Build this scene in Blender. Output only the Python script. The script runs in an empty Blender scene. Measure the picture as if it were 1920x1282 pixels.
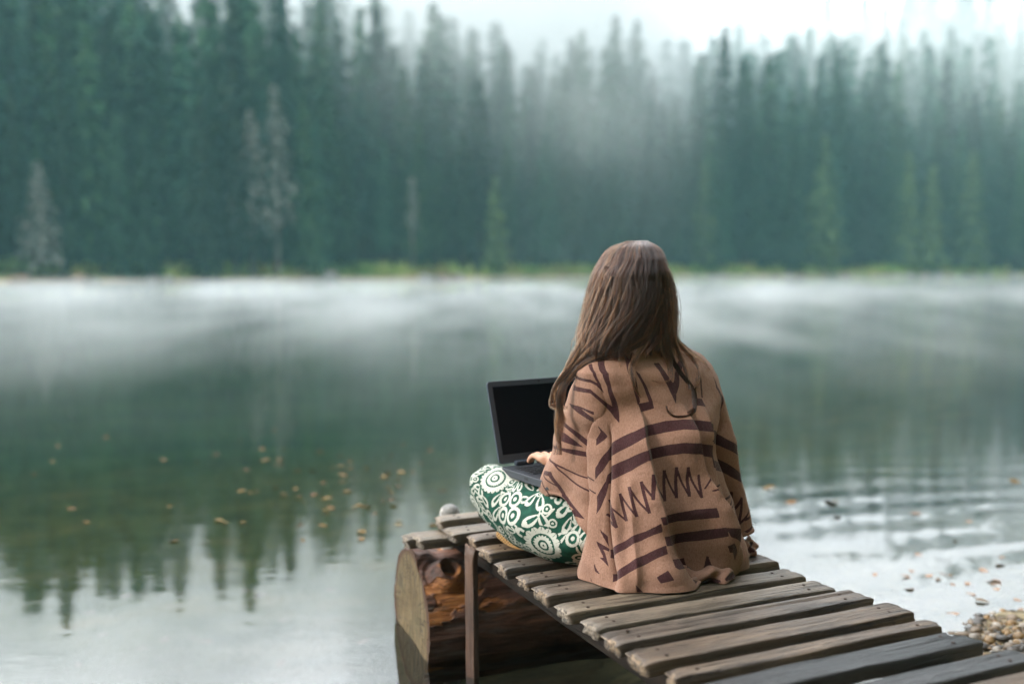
import bpy, math, random
import numpy as np
from mathutils import Vector, Matrix, noise as mnoise

# ------------------------------------------------------------------ camera, world, sun, exposure
S = bpy.context.scene
COL = S.collection
CAM_Z = 1.16; DECK = 0.40; F = 1867.0; HOR = 500.0
PITCH = math.atan((641.0 - HOR) / F)
cam_d = bpy.data.cameras.new('camera')
cam = bpy.data.objects.new('camera', cam_d); COL.objects.link(cam)
cam.location = (0, 0, CAM_Z)
cam.rotation_euler = (math.pi / 2 - PITCH, 0, 0)
cam_d.lens = 35.0; cam_d.sensor_width = 36.0
cam_d.clip_start = 0.05; cam_d.clip_end = 3000
cam_d.dof.use_dof = True
cam_d.dof.focus_distance = 2.42
cam_d.dof.aperture_fstop = 1.35
S.camera = cam

S.view_settings.view_transform = 'Standard'
S.view_settings.look = 'None'
S.view_settings.exposure = 0.0
S.view_settings.gamma = 1.0
S.view_settings.use_curve_mapping = False

SUN_EL, SUN_AZ = math.radians(30), math.radians(198)     # azimuth measured from +X, counter-clockwise
W = bpy.data.worlds.new('World'); S.world = W; W.use_nodes = True
wn, wl = W.node_tree.nodes, W.node_tree.links
bg = wn['Background']
sky = wn.new('ShaderNodeTexSky'); sky.sky_type = 'NISHITA'; sky.sun_disc = False
sky.sun_elevation = SUN_EL; sky.sun_rotation = math.pi / 2 - SUN_AZ
sky.dust_density = 4.0; sky.air_density = 1.0
# overcast layer: a pale cloud deck, about three times brighter overhead than at the horizon
tc = wn.new('ShaderNodeTexCoord'); sep = wn.new('ShaderNodeSeparateXYZ')
wl.new(tc.outputs['Generated'], sep.inputs[0])
mr = wn.new('ShaderNodeMapRange'); mr.inputs[1].default_value = 0.05; mr.inputs[2].default_value = 0.36
mr.inputs[3].default_value = 16.0; mr.inputs[4].default_value = 41.0
wl.new(sep.outputs[2], mr.inputs[0])
cn = wn.new('ShaderNodeTexNoise'); cn.inputs['Scale'].default_value = 2.2; cn.inputs['Detail'].default_value = 5
wl.new(tc.outputs['Generated'], cn.inputs['Vector'])
cm = wn.new('ShaderNodeMapRange'); cm.inputs[1].default_value = 0.35; cm.inputs[2].default_value = 0.7
cm.inputs[3].default_value = 0.86; cm.inputs[4].default_value = 1.12
wl.new(cn.outputs[0], cm.inputs[0])
ml = wn.new('ShaderNodeMath'); ml.operation = 'MULTIPLY'
wl.new(mr.outputs[0], ml.inputs[0]); wl.new(cm.outputs[0], ml.inputs[1])
# the cloud is set brighter ahead on the left and dimmer behind the camera
dt = wn.new('ShaderNodeVectorMath'); dt.operation = 'DOT_PRODUCT'; dt.inputs[1].default_value = (math.cos(math.radians(128)), math.sin(math.radians(128)), 0.0)
wl.new(tc.outputs['Generated'], dt.inputs[0])
gw = wn.new('ShaderNodeMapRange'); gw.inputs[1].default_value = -0.75; gw.inputs[2].default_value = 0.95; gw.inputs[3].default_value = 0.22; gw.inputs[4].default_value = 1.22
wl.new(dt.outputs['Value'], gw.inputs[0])
ml2 = wn.new('ShaderNodeMath'); ml2.operation = 'MULTIPLY'; wl.new(ml.outputs[0], ml2.inputs[0]); wl.new(gw.outputs[0], ml2.inputs[1]); ml = ml2
vm = wn.new('ShaderNodeVectorMath'); vm.operation = 'SCALE'; vm.inputs[0].default_value = (0.97, 0.99, 1.03)
wl.new(ml.outputs[0], vm.inputs['Scale'])
mx = wn.new('ShaderNodeMix'); mx.data_type = 'RGBA'; mx.inputs[0].default_value = 0.86
wl.new(sky.outputs[0], mx.inputs[6]); wl.new(vm.outputs[0], mx.inputs[7])
wl.new(mx.outputs[2], bg.inputs[0]); bg.inputs[1].default_value = 0.134

sun_d = bpy.data.lights.new('sun', 'SUN'); sun_d.energy = 3.7; sun_d.angle = math.radians(14)
sun_d.color = (1.0, 0.93, 0.84)
sun = bpy.data.objects.new('sun', sun_d); COL.objects.link(sun)
sv = Vector((math.cos(SUN_EL) * math.cos(SUN_AZ), math.cos(SUN_EL) * math.sin(SUN_AZ), math.sin(SUN_EL)))
sun.rotation_euler = sv.to_track_quat('Z', 'Y').to_euler()
sun.location = sv * 50

S.render.engine = 'CYCLES'
cy = S.cycles
cy.use_denoising = True
try: cy.denoiser = 'OPENIMAGEDENOISE'
except Exception: pass
cy.use_adaptive_sampling = True; cy.adaptive_threshold = 0.015
cy.max_bounces = 6; cy.diffuse_bounces = 3; cy.glossy_bounces = 3; cy.transmission_bounces = 4
cy.transparent_max_bounces = 12; cy.volume_bounces = 3
cy.volume_max_steps = 128
cy.sample_clamp_indirect = 4.0
cy.caustics_reflective = False; cy.caustics_refractive = False

# ------------------------------------------------------------------ helpers
cP, sP = math.cos(PITCH), math.sin(PITCH)
def at(px, py, Y):
    """the point of the place at distance Y that the photograph shows at (px, py)"""
    dx = (px - 960.0) / F; dy = (641.0 - py) / F
    d = Vector((dx, cP + dy * sP, -sP + dy * cP))
    return Vector((0, 0, CAM_Z)) + d * (Y / d.y)
def on_plane(px, py, z):
    dx = (px - 960.0) / F; dy = (641.0 - py) / F
    d = Vector((dx, cP + dy * sP, -sP + dy * cP))
    return Vector((0, 0, CAM_Z)) + d * ((z - CAM_Z) / d.z)
def pix(P):
    P = np.asarray(P, float); q = P - np.array([0, 0, CAM_Z])
    fw = q[..., 1] * cP - q[..., 2] * sP; up = q[..., 1] * sP + q[..., 2] * cP
    return 960 + F * q[..., 0] / fw, 641 - F * up / fw

def tag(o, label=None, cat=None, group=None, kind=None):
    if label: o['label'] = label
    if cat: o['category'] = cat
    if group: o['group'] = group
    if kind: o['kind'] = kind
    return o
def empty(name, loc=(0, 0, 0), rz=0.0):
    o = bpy.data.objects.new(name, None); COL.objects.link(o)
    o.location = loc; o.rotation_euler = (0, 0, rz); o.empty_display_size = 0.1
    return o
def mk(name, verts, faces, mat, parent=None, smooth=True, mi=None):
    me = bpy.data.meshes.new(name)
    me.from_pydata([tuple(v) for v in verts], [], faces); me.update()
    mats = mat if isinstance(mat, (list, tuple)) else [mat]
    for m in mats: me.materials.append(m)
    if mi is not None: me.polygons.foreach_set('material_index', mi)
    me.polygons.foreach_set('use_smooth', [smooth] * len(me.polygons))
    o = bpy.data.objects.new(name, me); COL.objects.link(o)
    if parent is not None: o.parent = parent
    return o
def fast_mesh(name, V, Fq, mat, parent=None, attrs=None, smooth=True):
    """quads only; V (n,3) array, Fq (m,4) array"""
    V = np.asarray(V, np.float32); Fq = np.asarray(Fq, np.int32)
    me = bpy.data.meshes.new(name)
    me.vertices.add(len(V)); me.vertices.foreach_set('co', V.ravel())
    me.loops.add(Fq.size); me.loops.foreach_set('vertex_index', Fq.ravel())
    me.polygons.add(len(Fq)); me.polygons.foreach_set('loop_start', np.arange(len(Fq), dtype=np.int32) * 4)
    me.update(calc_edges=True)
    me.polygons.foreach_set('use_smooth', np.full(len(Fq), smooth))
    for k, a in (attrs or {}).items():
        at_ = me.attributes.new(k, 'FLOAT', 'POINT'); at_.data.foreach_set('value', np.asarray(a, np.float32).ravel())
    if isinstance(mat, (list, tuple)):
        for m in mat: me.materials.append(m)
    else: me.materials.append(mat)
    o = bpy.data.objects.new(name, me); COL.objects.link(o)
    if parent is not None: o.parent = parent
    return o
def grid_faces(nr, nc, wrap=False, off=0):
    r = np.arange(nr - 1)[:, None]; c = np.arange(nc if wrap else nc - 1)[None, :]
    c2 = (c + 1) % nc
    f = np.stack([r * nc + c, r * nc + c2, (r + 1) * nc + c2, (r + 1) * nc + c], -1).reshape(-1, 4)
    return f + off

class N:
    """small node-graph writer"""
    def __init__(s, name):
        s.m = bpy.data.materials.new(name); s.m.use_nodes = True
        s.t = s.m.node_tree; s.n = s.t.nodes; s.l = s.t.links
        s.b = s.n.get('Principled BSDF'); s.o = s.n.get('Material Output')
    def new(s, typ, **kw):
        n = s.n.new('ShaderNode' + typ)
        for k, v in kw.items(): setattr(n, k, v)
        return n
    def link(s, a, b): s.l.new(a, b); return b
    def put(s, sock, v):
        if hasattr(v, 'is_output') or isinstance(v, bpy.types.NodeSocket): s.l.new(v, sock)
        else: sock.default_value = v
    def coord(s, kind='Object', scale=(1, 1, 1), loc=(0, 0, 0), rot=(0, 0, 0)):
        t = s.new('TexCoord'); m = s.new('Mapping')
        s.l.new(t.outputs[kind], m.inputs[0]); m.inputs['Scale'].default_value = scale
        m.inputs['Location'].default_value = loc; m.inputs['Rotation'].default_value = rot
        return m.outputs[0]
    def noise(s, vec, scale, detail=4, rough=0.5, dist=0.0, out=0):
        n = s.new('TexNoise'); s.put(n.inputs['Vector'], vec); n.inputs['Scale'].default_value = scale
        n.inputs['Detail'].default_value = detail; n.inputs['Roughness'].default_value = rough
        n.inputs['Distortion'].default_value = dist
        return n.outputs[out]
    def ramp(s, fac, stops, interp='LINEAR'):
        r = s.new('ValToRGB'); s.put(r.inputs[0], fac); e = r.color_ramp.elements; r.color_ramp.interpolation = interp
        while len(e) < len(stops): e.new(0.5)
        for x, (p, c) in zip(e, stops):
            x.position = p; x.color = (*c, 1) if len(c) == 3 else c
        return r.outputs[0]
    def mr(s, v, a, b, c=0.0, d=1.0, smooth=False):
        n = s.new('MapRange'); s.put(n.inputs[0], v)
        if smooth: n.interpolation_type = 'SMOOTHSTEP'
        for i, x in zip((1, 2, 3, 4), (a, b, c, d)): n.inputs[i].default_value = x
        return n.outputs[0]
    def math(s, op, a, b=0.0, c=None):
        n = s.new('Math', operation=op); s.put(n.inputs[0], a); s.put(n.inputs[1], b)
        if c is not None: s.put(n.inputs[2], c)
        return n.outputs[0]
    def mix(s, fac, a, b, blend='MIX'):
        n = s.new('Mix', data_type='RGBA', blend_type=blend); s.put(n.inputs[0], fac)
        for i, v in ((6, a), (7, b)):
            if isinstance(v, (tuple, list)) and len(v) == 3: v = (*v, 1)
            s.put(n.inputs[i], v)
        return n.outputs[2]
    def bump(s, h, strength=0.3, dist=0.01, normal=None):
        n = s.new('Bump'); s.put(n.inputs['Height'], h); n.inputs['Strength'].default_value = strength
        n.inputs['Distance'].default_value = dist
        if normal is not None: s.put(n.inputs['Normal'], normal)
        return n.outputs[0]
    def xyz(s, v):
        n = s.new('SeparateXYZ'); s.put(n.inputs[0], v); return n.outputs
    def attr(s, name):
        n = s.new('Attribute'); n.attribute_name = name; return n.outputs
    def rnd(s): return s.new('ObjectInfo').outputs['Random']
    def surf(s, color=None, rough=None, spec=None, normal=None, **kw):
        b = s.b
        for k, v in (('Base Color', color), ('Roughness', rough), ('Specular IOR Level', spec), ('Normal', normal)):
            if v is None: continue
            if isinstance(v, (tuple, list)) and len(v) == 3: v = (*v, 1)
            s.put(b.inputs[k], v)
        for k, v in kw.items(): s.put(b.inputs[k.replace('_', ' ')], v)
        return s.m

# ------------------------------------------------------------------ terrain: one sheet, lake bed and hills
def sstep(a, b, x):
    t = np.clip((x - a) / (b - a), 0, 1); return t * t * (3 - 2 * t)
SH_X = np.array([-400, -120, -60, -38, -17, 0, 20, 45, 75, 120, 400.])
SH_Y = np.array([60, 62, 70, 76, 90, 104, 118, 128, 140, 150, 190.])
def far_shore(x):
    return np.interp(x, SH_X, SH_Y) + 1.2 * np.sin(x * 0.31) + 0.7 * np.sin(x * 0.83 + 1)
def near_shore(x):
    """y of the near waterline: comes forward on the right, where the jetty meets the bank"""
    x = np.asarray(x, float)
    return np.interp(x, [-60, -8, -2, 0.2, 0.6, 1.0, 1.2, 1.42, 1.72, 2.4, 4, 6, 12, 30, 60, 120], [-9, -2.5, -0.6, 0.6, 1.45, 2.38, 2.74, 3.02, 3.20, 3.42, 3.9, 8.0, 18.5, 47, 94, 170]) + 0.05 * np.sin(x * 5.1) + 0.03 * np.sin(x * 11.7 + 2)
def ground_h(x, y):
    x = np.asarray(x, float); y = np.asarray(y, float)
    dn = y - near_shore(x)                     # >0 out on the lake
    df = far_shore(x) - y                      # >0 on the lake side
    bed = -(0.16 * np.minimum(dn, 3.0) + 0.085 * np.clip(dn - 3.0, 0, 16) + 0.03 * np.clip(dn - 19, 0, 30))
    bed = np.maximum(bed, -3.4)
    bedf = np.maximum(-0.35 * df, -3.4)
    lake = np.maximum(bed, bedf)
    bank = 0.13 * (-dn) + 1.5 * np.clip(-dn - 2.4, 0, 30)  # steep unseen slope behind and right of the camera, added to block sky light
    d2 = -df
    sl = np.interp(x, [-120, -50, -10, 30, 60, 95, 130], [0.35, 0.30, 0.10, 0.12, 0.30, 0.42, 0.46])
    far = 0.75 * sstep(0, 4.0, d2) + 0.05 * np.clip(d2, 0, 8) + sl * np.clip(d2 - 6, 0, 140)
    h = np.where(dn < 0, bank, np.where(df < 0, far, lake))
    return h
def axis(pts):
    out = []
    for a, b, st in pts: out += list(np.arange(a, b, st))
    return np.array(out + [pts[-1][1]])
gx = axis([(-420, -130, 18), (-130, -12, 2.2), (-12, -2, 0.5), (-2, 4, 0.07), (4, 12, 0.5), (12, 150, 2.2), (150, 420, 18)])
gy = axis([(-80, -30, 5), (-30, -6, 1.5), (-6, 0, 0.5), (0, 5, 0.07), (5, 14, 0.5), (14, 58, 3), (58, 165, 1.1), (165, 330, 10)])
GX, GY = np.meshgrid(gx, gy)
GZ = ground_h(GX, GY)
near = (np.abs(GX) < 14) & (GY < 14)
nz = np.array([mnoise.noise(Vector((a * 1.7, b * 1.7, 0))) * 0.02 + mnoise.noise(Vector((a * 6, b * 6, 3))) * 0.008 if c else 0.0
               for a, b, c in zip(GX.ravel(), GY.ravel(), near.ravel())]).reshape(GX.shape)
GZ = GZ + nz * (np.abs(GZ) < 5)

m = N('ground_mat')
P = m.coord('Object'); X3 = m.xyz(P)
big = m.noise(P, 0.35, 4, 0.6); fine = m.noise(P, 9.0, 6, 0.7)
vor = m.new('TexVoronoi'); vor.inputs['Scale'].default_value = 26; m.put(vor.inputs['Vector'], P)
peb = m.mix(0.55, m.ramp(fine, [(0.3, (0.05, 0.04, 0.025)), (0.55, (0.19, 0.15, 0.09)), (0.75, (0.32, 0.25, 0.15))]),
            m.ramp(m.xyz(vor.outputs['Color'])[0], [(0.1, (0.05, 0.045, 0.03)), (0.5, (0.20, 0.155, 0.09)), (0.9, (0.38, 0.31, 0.19))]))
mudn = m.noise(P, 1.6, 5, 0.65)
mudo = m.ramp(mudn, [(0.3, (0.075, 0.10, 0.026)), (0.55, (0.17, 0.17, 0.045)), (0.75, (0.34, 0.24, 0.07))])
mud_shade = m.ramp(mudn, [(0.3, (0.010, 0.008, 0.005)), (0.55, (0.024, 0.019, 0.011)), (0.75, (0.05, 0.036, 0.018))])  # near-black in the shallows: shade under the jetty put into the bed colour
mud = m.mix(m.mr(X3[2], -0.50, -0.72, 0, 1, True), mud_shade, mudo)
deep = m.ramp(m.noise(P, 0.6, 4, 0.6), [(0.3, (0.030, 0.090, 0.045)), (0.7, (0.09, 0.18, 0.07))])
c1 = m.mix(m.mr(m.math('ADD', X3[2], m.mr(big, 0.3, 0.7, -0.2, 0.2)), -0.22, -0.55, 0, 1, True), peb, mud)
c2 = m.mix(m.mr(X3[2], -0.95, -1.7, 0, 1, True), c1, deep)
floorc = m.ramp(m.noise(P, 0.5, 6, 0.7), [(0.3, (0.022, 0.030, 0.012)), (0.6, (0.05, 0.06, 0.022)), (0.8, (0.09, 0.075, 0.035))])
sand = m.ramp(m.noise(P, 0.22, 5, 0.6), [(0.3, (0.42, 0.24, 0.15)), (0.6, (0.60, 0.43, 0.30)), (0.8, (0.45, 0.32, 0.22))])
grs = m.ramp(m.noise(P, 0.3, 4, 0.6), [(0.3, (0.10, 0.15, 0.04)), (0.55, (0.20, 0.23, 0.06)), (0.75, (0.26, 0.21, 0.07))])
farc = m.mix(m.mr(X3[2], 0.06, 0.26, 0, 1, True), sand, grs)
farc = m.mix(m.mr(X3[2], 0.42, 0.75, 0, 1, True), farc, floorc)
isfar = m.math('MULTIPLY', m.mr(X3[1], 45, 50), m.mr(m.math('SUBTRACT', X3[0], m.math('MULTIPLY', X3[1], 0.60)), 2, 6, 1, 0))
above = m.mr(X3[2], -0.02, 0.0)
c3 = m.mix(m.math('MULTIPLY', isfar, above), c2, farc)
upn = m.math('MULTIPLY', m.mr(X3[2], 0.28, 0.7, 0, 1, True), m.math('SUBTRACT', 1.0, isfar))
c4 = m.mix(m.math('MAXIMUM', m.mr(X3[1], -0.5, -3.0), upn), c3, floorc)
hb = m.math('ADD', fine, m.math('MULTIPLY', vor.outputs['Distance'], 1.0))
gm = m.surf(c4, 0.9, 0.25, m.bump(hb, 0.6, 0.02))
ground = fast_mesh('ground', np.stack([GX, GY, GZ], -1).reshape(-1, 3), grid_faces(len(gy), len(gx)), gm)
tag(ground, kind='structure')

# ------------------------------------------------------------------ water
m = N('lake_water_mat')
P = m.coord('Object'); X3 = m.xyz(P)
# faint breeze ripples, stretched across the view, plus one train of round ripples from the bank on the right
n1 = m.noise(m.coord('Object', (1.2, 3.4, 1)), 1.3, 4, 0.55)
n2 = m.noise(m.coord('Object', (5, 13, 1)), 1.0, 3, 0.55)
RC = (3.1, 0.6)
dx = m.math('SUBTRACT', X3[0], RC[0]); dy = m.math('SUBTRACT', X3[1], RC[1])
rr = m.math('SQRT', m.math('ADD', m.math('MULTIPLY', dx, dx), m.math('MULTIPLY', dy, dy)))
rr = m.math('ADD', rr, m.math('MULTIPLY', m.noise(P, 0.9, 2), 0.55))
wv = m.math('SINE', m.math('MULTIPLY', rr, 2 * math.pi / 0.30))
wenv = m.math('MULTIPLY', m.mr(rr, 2.5, 3.3, 0, 1, True), m.mr(rr, 4.3, 6.0, 1, 0, True))
wenv = m.math('MULTIPLY', wenv, m.mr(X3[0], 0.7, 1.6, 0.0, 1, True))
h = m.math('ADD', m.math('MULTIPLY', n1, 0.0010), m.math('MULTIPLY', n2, 0.00025))
h = m.math('ADD', h, m.math('MULTIPLY', m.math('MULTIPLY', wv, wenv), 0.0008))
nb = m.bump(h, 1.0, 1.0)
fr = m.new('Fresnel'); fr.inputs[0].default_value = 1.95; m.put(fr.inputs['Normal'], nb)
gl = m.new('BsdfGlossy'); gl.inputs['Roughness'].default_value = 0.025; gl.inputs[0].default_value = (1, 1, 1, 1); m.put(gl.inputs['Normal'], nb)
tr = m.new('BsdfTransparent'); tr.inputs[0].default_value = (0.80, 0.86, 0.80, 1)
ms = m.new('MixShader'); m.put(ms.inputs[0], fr.outputs[0]); m.put(ms.inputs[1], tr.outputs[0]); m.put(ms.inputs[2], gl.outputs[0])
m.link(ms.outputs[0], m.o.inputs[0])
water_mat = m.m
wx = np.array([-400, 400.]); wy = np.array([-12, 200.])
water = mk('lake_water', [(-400, -12, 0), (400, -12, 0), (400, 215, 0), (-400, 215, 0)], [(0, 1, 2, 3)], water_mat)
tag(water, kind='structure')
# ------------------------------------------------------------------ forest of separate spruces on the far shore
m = N('spruce_foliage')
P = m.coord('Object')
base = m.ramp(m.noise(P, 0.9, 3, 0.6), [(0.3, (0.007, 0.030, 0.018)), (0.5, (0.028, 0.082, 0.042)), (0.75, (0.080, 0.150, 0.058))])
hs = m.new('HueSaturation'); m.put(hs.inputs['Color'], base)
m.put(hs.inputs['Value'], m.mr(m.rnd(), 0, 1, 0.25, 1.75)); m.put(hs.inputs['Hue'], m.mr(m.math('FRACT', m.math('MULTIPLY', m.rnd(), 5.7)), 0, 1, 0.45, 0.56))
M_FOL = m.surf(hs.outputs[0], 0.8, 0.2)
m = N('young_spruce_foliage')
M_FOLY = m.surf(m.ramp(m.noise(m.coord('Object'), 0.9, 3, 0.6), [(0.3, (0.08, 0.15, 0.050)), (0.7, (0.19, 0.26, 0.09))]), 0.8, 0.2)
m = N('bare_twig')
M_TWIG = m.surf(m.ramp(m.noise(m.coord('Object'), 0.9, 3, 0.6), [(0.3, (0.26, 0.27, 0.24)), (0.7, (0.46, 0.44, 0.38))]), 0.9, 0.2)
m = N('spruce_bark')
M_BARK = m.surf(m.ramp(m.noise(m.coord('Object', (3, 3, 0.6)), 1.5, 4), [(0.3, (0.05, 0.035, 0.025)), (0.7, (0.13, 0.10, 0.08))]), 0.9, 0.2)
m = N('grey_dead_bark')
M_DEAD = m.surf(m.ramp(m.noise(m.coord('Object', (3, 3, 0.4)), 1.2, 4), [(0.3, (0.20, 0.17, 0.145)), (0.7, (0.36, 0.31, 0.27))]), 0.9, 0.2)

def trunk_geo(H, r0, seed, seg=7, n=9):
    rg = random.Random(seed); V = []; Fc = []
    for i in range(n):
        t = i / (n - 1); r = r0 * (1 - t) ** 0.8 + 0.02
        ox = 0.10 * math.sin(t * 3 + seed) * t; oy = 0.10 * math.cos(t * 2.3 + seed) * t
        for k in range(seg):
            a = 2 * math.pi * k / seg; V.append((ox + r * math.cos(a), oy + r * math.sin(a), H * t * 0.985))
    for i in range(n - 1):
        for k in range(seg):
            Fc.append((i * seg + k, i * seg + (k + 1) % seg, (i + 1) * seg + (k + 1) % seg, (i + 1) * seg + k))
    return V, Fc
def crown_geo(H, R, seed, z0=0.06, dens=1.0, whorls=46, card=0.62, bare=False):
    rg = random.Random(seed); V = []; Fc = []
    lop = [rg.uniform(0.75, 1.2) for _ in range(8)]
    for w in range(whorls):
        t = (w + rg.uniform(-0.3, 0.3)) / whorls; t = min(max(t, 0), 0.995)
        z = H * (z0 + (1 - z0) * t)
        L = R * (1 - t) ** 0.80 * (0.55 + 0.45 * min(1, t / 0.12)) * rg.uniform(0.82, 1.12) + 0.10
        nb = max(4, int((9 - 3 * t) * dens))
        a0 = rg.uniform(0, 6.28)
        for b in range(nb):
            if rg.random() < 0.10: continue
            a = a0 + 2 * math.pi * b / nb + rg.uniform(-0.25, 0.25)
            l = L * rg.uniform(0.62, 1.15) * lop[int(a / 6.2832 * 8) % 8]
            droop = (0.10 + 0.42 * (1 - t)) * rg.uniform(0.7, 1.3)
            ca, sa = math.cos(a), math.sin(a)
            nc = max(2, int(l / (card * 0.42)))
            for c in range(nc):
                s = (c + rg.uniform(0.3, 1.0)) / nc
                if s > 1.03: s = 1.0
                px = ca * l * s; py = sa * l * s
                pz = z + 0.18 * l * s - droop * l * s * s * 1.25
                wd = card * (0.34 + 0.30 * (1 - s)) * rg.uniform(0.7, 1.25)
                ln = card * rg.uniform(0.7, 1.25)
                if bare: wd *= 0.48
                yaw = a + rg.uniform(-0.9, 0.9); tilt = rg.uniform(-0.75, 0.05) - 0.35 * s
                dx = Vector((math.cos(yaw) * math.cos(tilt), math.sin(yaw) * math.cos(tilt), math.sin(tilt))) * ln
                up = Vector((-math.sin(yaw) * 0.8, math.cos(yaw) * 0.8, rg.uniform(-0.6, 0.6))).normalized() * wd
                p = Vector((px, py, pz)) - dx * 0.35; k = len(V)
                V += [p, p + dx * 0.45 - up, p + dx + up * rg.uniform(-0.4, 0.4), p + dx * 0.5 + up]
                Fc.append((k, k + 1, k + 2, k + 3))
    return V, Fc
def make_spruce(H, R, seed, label, group, fol, bark, z0=0.06, dens=1.0, whorls=46, card=0.62, bare=False, name='spruce_tree'):
    root = empty(name); tag(root, label, 'tree', group)
    V, Fc = trunk_geo(H, (0.016 if bare else 0.011) * H, seed); mk('trunk', V, Fc, bark, root)
    V, Fc = crown_geo(H, R, seed, z0, dens, whorls, card, bare); mk('crown', V, Fc, fol, root, smooth=False)
    return root
def place_copy(src, x, y, s, rz, label, group, zscale=1.0, dz=-0.15):
    r = src.copy(); COL.objects.link(r)
    r.location = (x, y, float(ground_h(x, y)) + dz); r.scale = (s, s, s * zscale); r.rotation_euler = (0, 0, rz)
    r['label'] = label; r['group'] = group
    for ch in src.children:
        c = ch.copy(); COL.objects.link(c); c.parent = r
    return r
rt = random.Random(11)
PROTO = [make_spruce(26, (4.2, 4.8, 3.7, 4.5, 3.4)[k], 100 + k, 'x', 'x', M_FOL, M_BARK, card=0.8, z0=(0.05, 0.10, 0.16, 0.06, 0.22)[k], whorls=(50, 46, 44, 52, 42)[k]) for k in range(5)]
used = [False] * 5
LBL = {'left': ('tall dark spruce crowded into the near left end of the far forest', 'dark spruces on the left of the far shore'),
       'mid': ('spruce half lost in mist in the middle of the far forest', 'misty spruces in the middle of the far shore'),
       'right': ('dark blue green spruce in the right half of the far forest', 'spruces on the right of the far shore'),
       'hill': ('faint spruce fading into white fog on the hillside behind the forest', 'fog faded spruces on the hillside')}
def put_tree(x, y, s, zs=1.0, zone=None, k=None):
    if zone is None:
        a = x / y
        zone = 'left' if a < -0.20 else ('mid' if a < 0.16 else 'right')
    lab, grp = LBL[zone]
    k = rt.randrange(5) if k is None else k
    rz = rt.uniform(0, 6.28)
    if not used[k]:
        used[k] = True; r = PROTO[k]
        r.location = (x, y, float(ground_h(x, y)) - 0.15); r.scale = (s, s, s * zs); r.rotation_euler = (0, 0, rz)
        r['label'] = lab; r['group'] = grp
    else: place_copy(PROTO[k], x, y, s, rz, lab, grp, zs)
# rows of trees following the shore; skyline heights vary along it
def sky_h(x, y):          # how tall the front trees stand (m) along the shore
    a = x / y
    return float(np.interp(a, [-0.55, -0.40, -0.27, -0.18, -0.10, 0.0, 0.12, 0.22, 0.33, 0.45, 0.55],
                             [26, 26.5, 27.5, 27, 26, 26.5, 27.5, 29, 28, 28.5, 32]))
rows = [(3.0, 40, 0.60, 1.0), (6.5, 48, 0.80, 1.05), (10.5, 48, 0.95, 1.0), (15, 44, 0.98, 1.0), (21, 38, 0.95, 0.95)]
for off, n, f, _ in rows:
    for i in range(n):
        a = -0.575 + 1.15 * (i + rt.uniform(-0.42, 0.42) + 0.5) / n
        y = 100.0
        for _k in range(6): y = float(far_shore(a * y)) + off + 0
        y += rt.uniform(-1.6, 1.6); x = a * y
        H = sky_h(x, y) * f * rt.uniform(0.80, 1.04)
        H -= 0.55 * float(ground_h(x, y))
        put_tree(x, y, H / 26 * rt.uniform(0.9, 1.1), rt.uniform(0.95, 1.12))
for i in range(56):       # far hillside, mostly on the right
    a = rt.uniform(0.24, 0.58) if i % 6 else rt.uniform(-0.5, 0.1)
    y = 100.0; off = rt.uniform(34, 110) if i % 6 else rt.uniform(30, 50)
    for _k in range(6): y = float(far_shore(a * y)) + off
    put_tree(a * y, y, rt.uniform(0.75, 1.1), rt.uniform(1.0, 1.15), 'hill')
# the mass of trees further back, past the ones one can tell apart
rm = np.random.RandomState(3)
lowp = []
for k in range(4):
    V_, F_ = crown_geo(26, (3.6, 3.0, 3.9, 2.8)[k], 700 + k, z0=0.15, dens=0.62, whorls=34, card=1.15); lowp.append((np.array([tuple(v) for v in V_]), np.array(F_)))
VVm = []; FFm = []; om = 0
for i in range(350):
    a = rm.uniform(-0.60, 0.62); y = 100.0; off = 22 + 55 * rm.rand() ** 1.2
    if i >= 230: a = rm.uniform(0.13, 0.62); off = rm.uniform(50, 130)
    for _k in range(6): y = float(far_shore(a * y)) + off
    x = a * y; gz = float(ground_h(x, y)); hh = sky_h(x, y) * rm.uniform(0.82, 1.05) * (1.0 + off / 260.0) - 0.30 * gz
    if a > 0.2 or i >= 230: hh = max(hh, 20 + 9 * rm.rand())
    V_, F_ = lowp[i % 4]; c_, s_ = math.cos(i * 2.1), math.sin(i * 2.1); sc_ = hh / 26
    Q = np.stack([(V_[:, 0] * c_ - V_[:, 1] * s_) * min(sc_, 1.15) + x, (V_[:, 0] * s_ + V_[:, 1] * c_) * min(sc_, 1.15) + y, V_[:, 2] * sc_ + gz], 1)
    VVm.append(Q); FFm.append(F_ + om); om += len(Q)
for i in range(150):       # trees on the unseen right bank, which is added to block sky light
    y = rm.uniform(5, 120) if i % 3 else rm.uniform(4, 22); x = float(np.interp(y, [8.0, 18.5, 47, 94, 170], [6, 12, 30, 60, 120])) + 1.5 + 16 * rm.rand() ** 1.3
    if (x - 3.0) / y < 0.545: continue
    V_, F_ = lowp[i % 4]; sc_ = rm.uniform(0.55, 0.9); gz = float(ground_h(x, y)); VVm.append(V_ * sc_ + np.array([x, y, gz])); FFm.append(F_ + om); om += len(V_)
tag(fast_mesh('distant_forest', np.concatenate(VVm), np.concatenate(FFm), M_FOL, smooth=False), 'mass of spruces deep in the forest behind the trees of the shore and on the added right bank', 'forest', kind='stuff')
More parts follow.
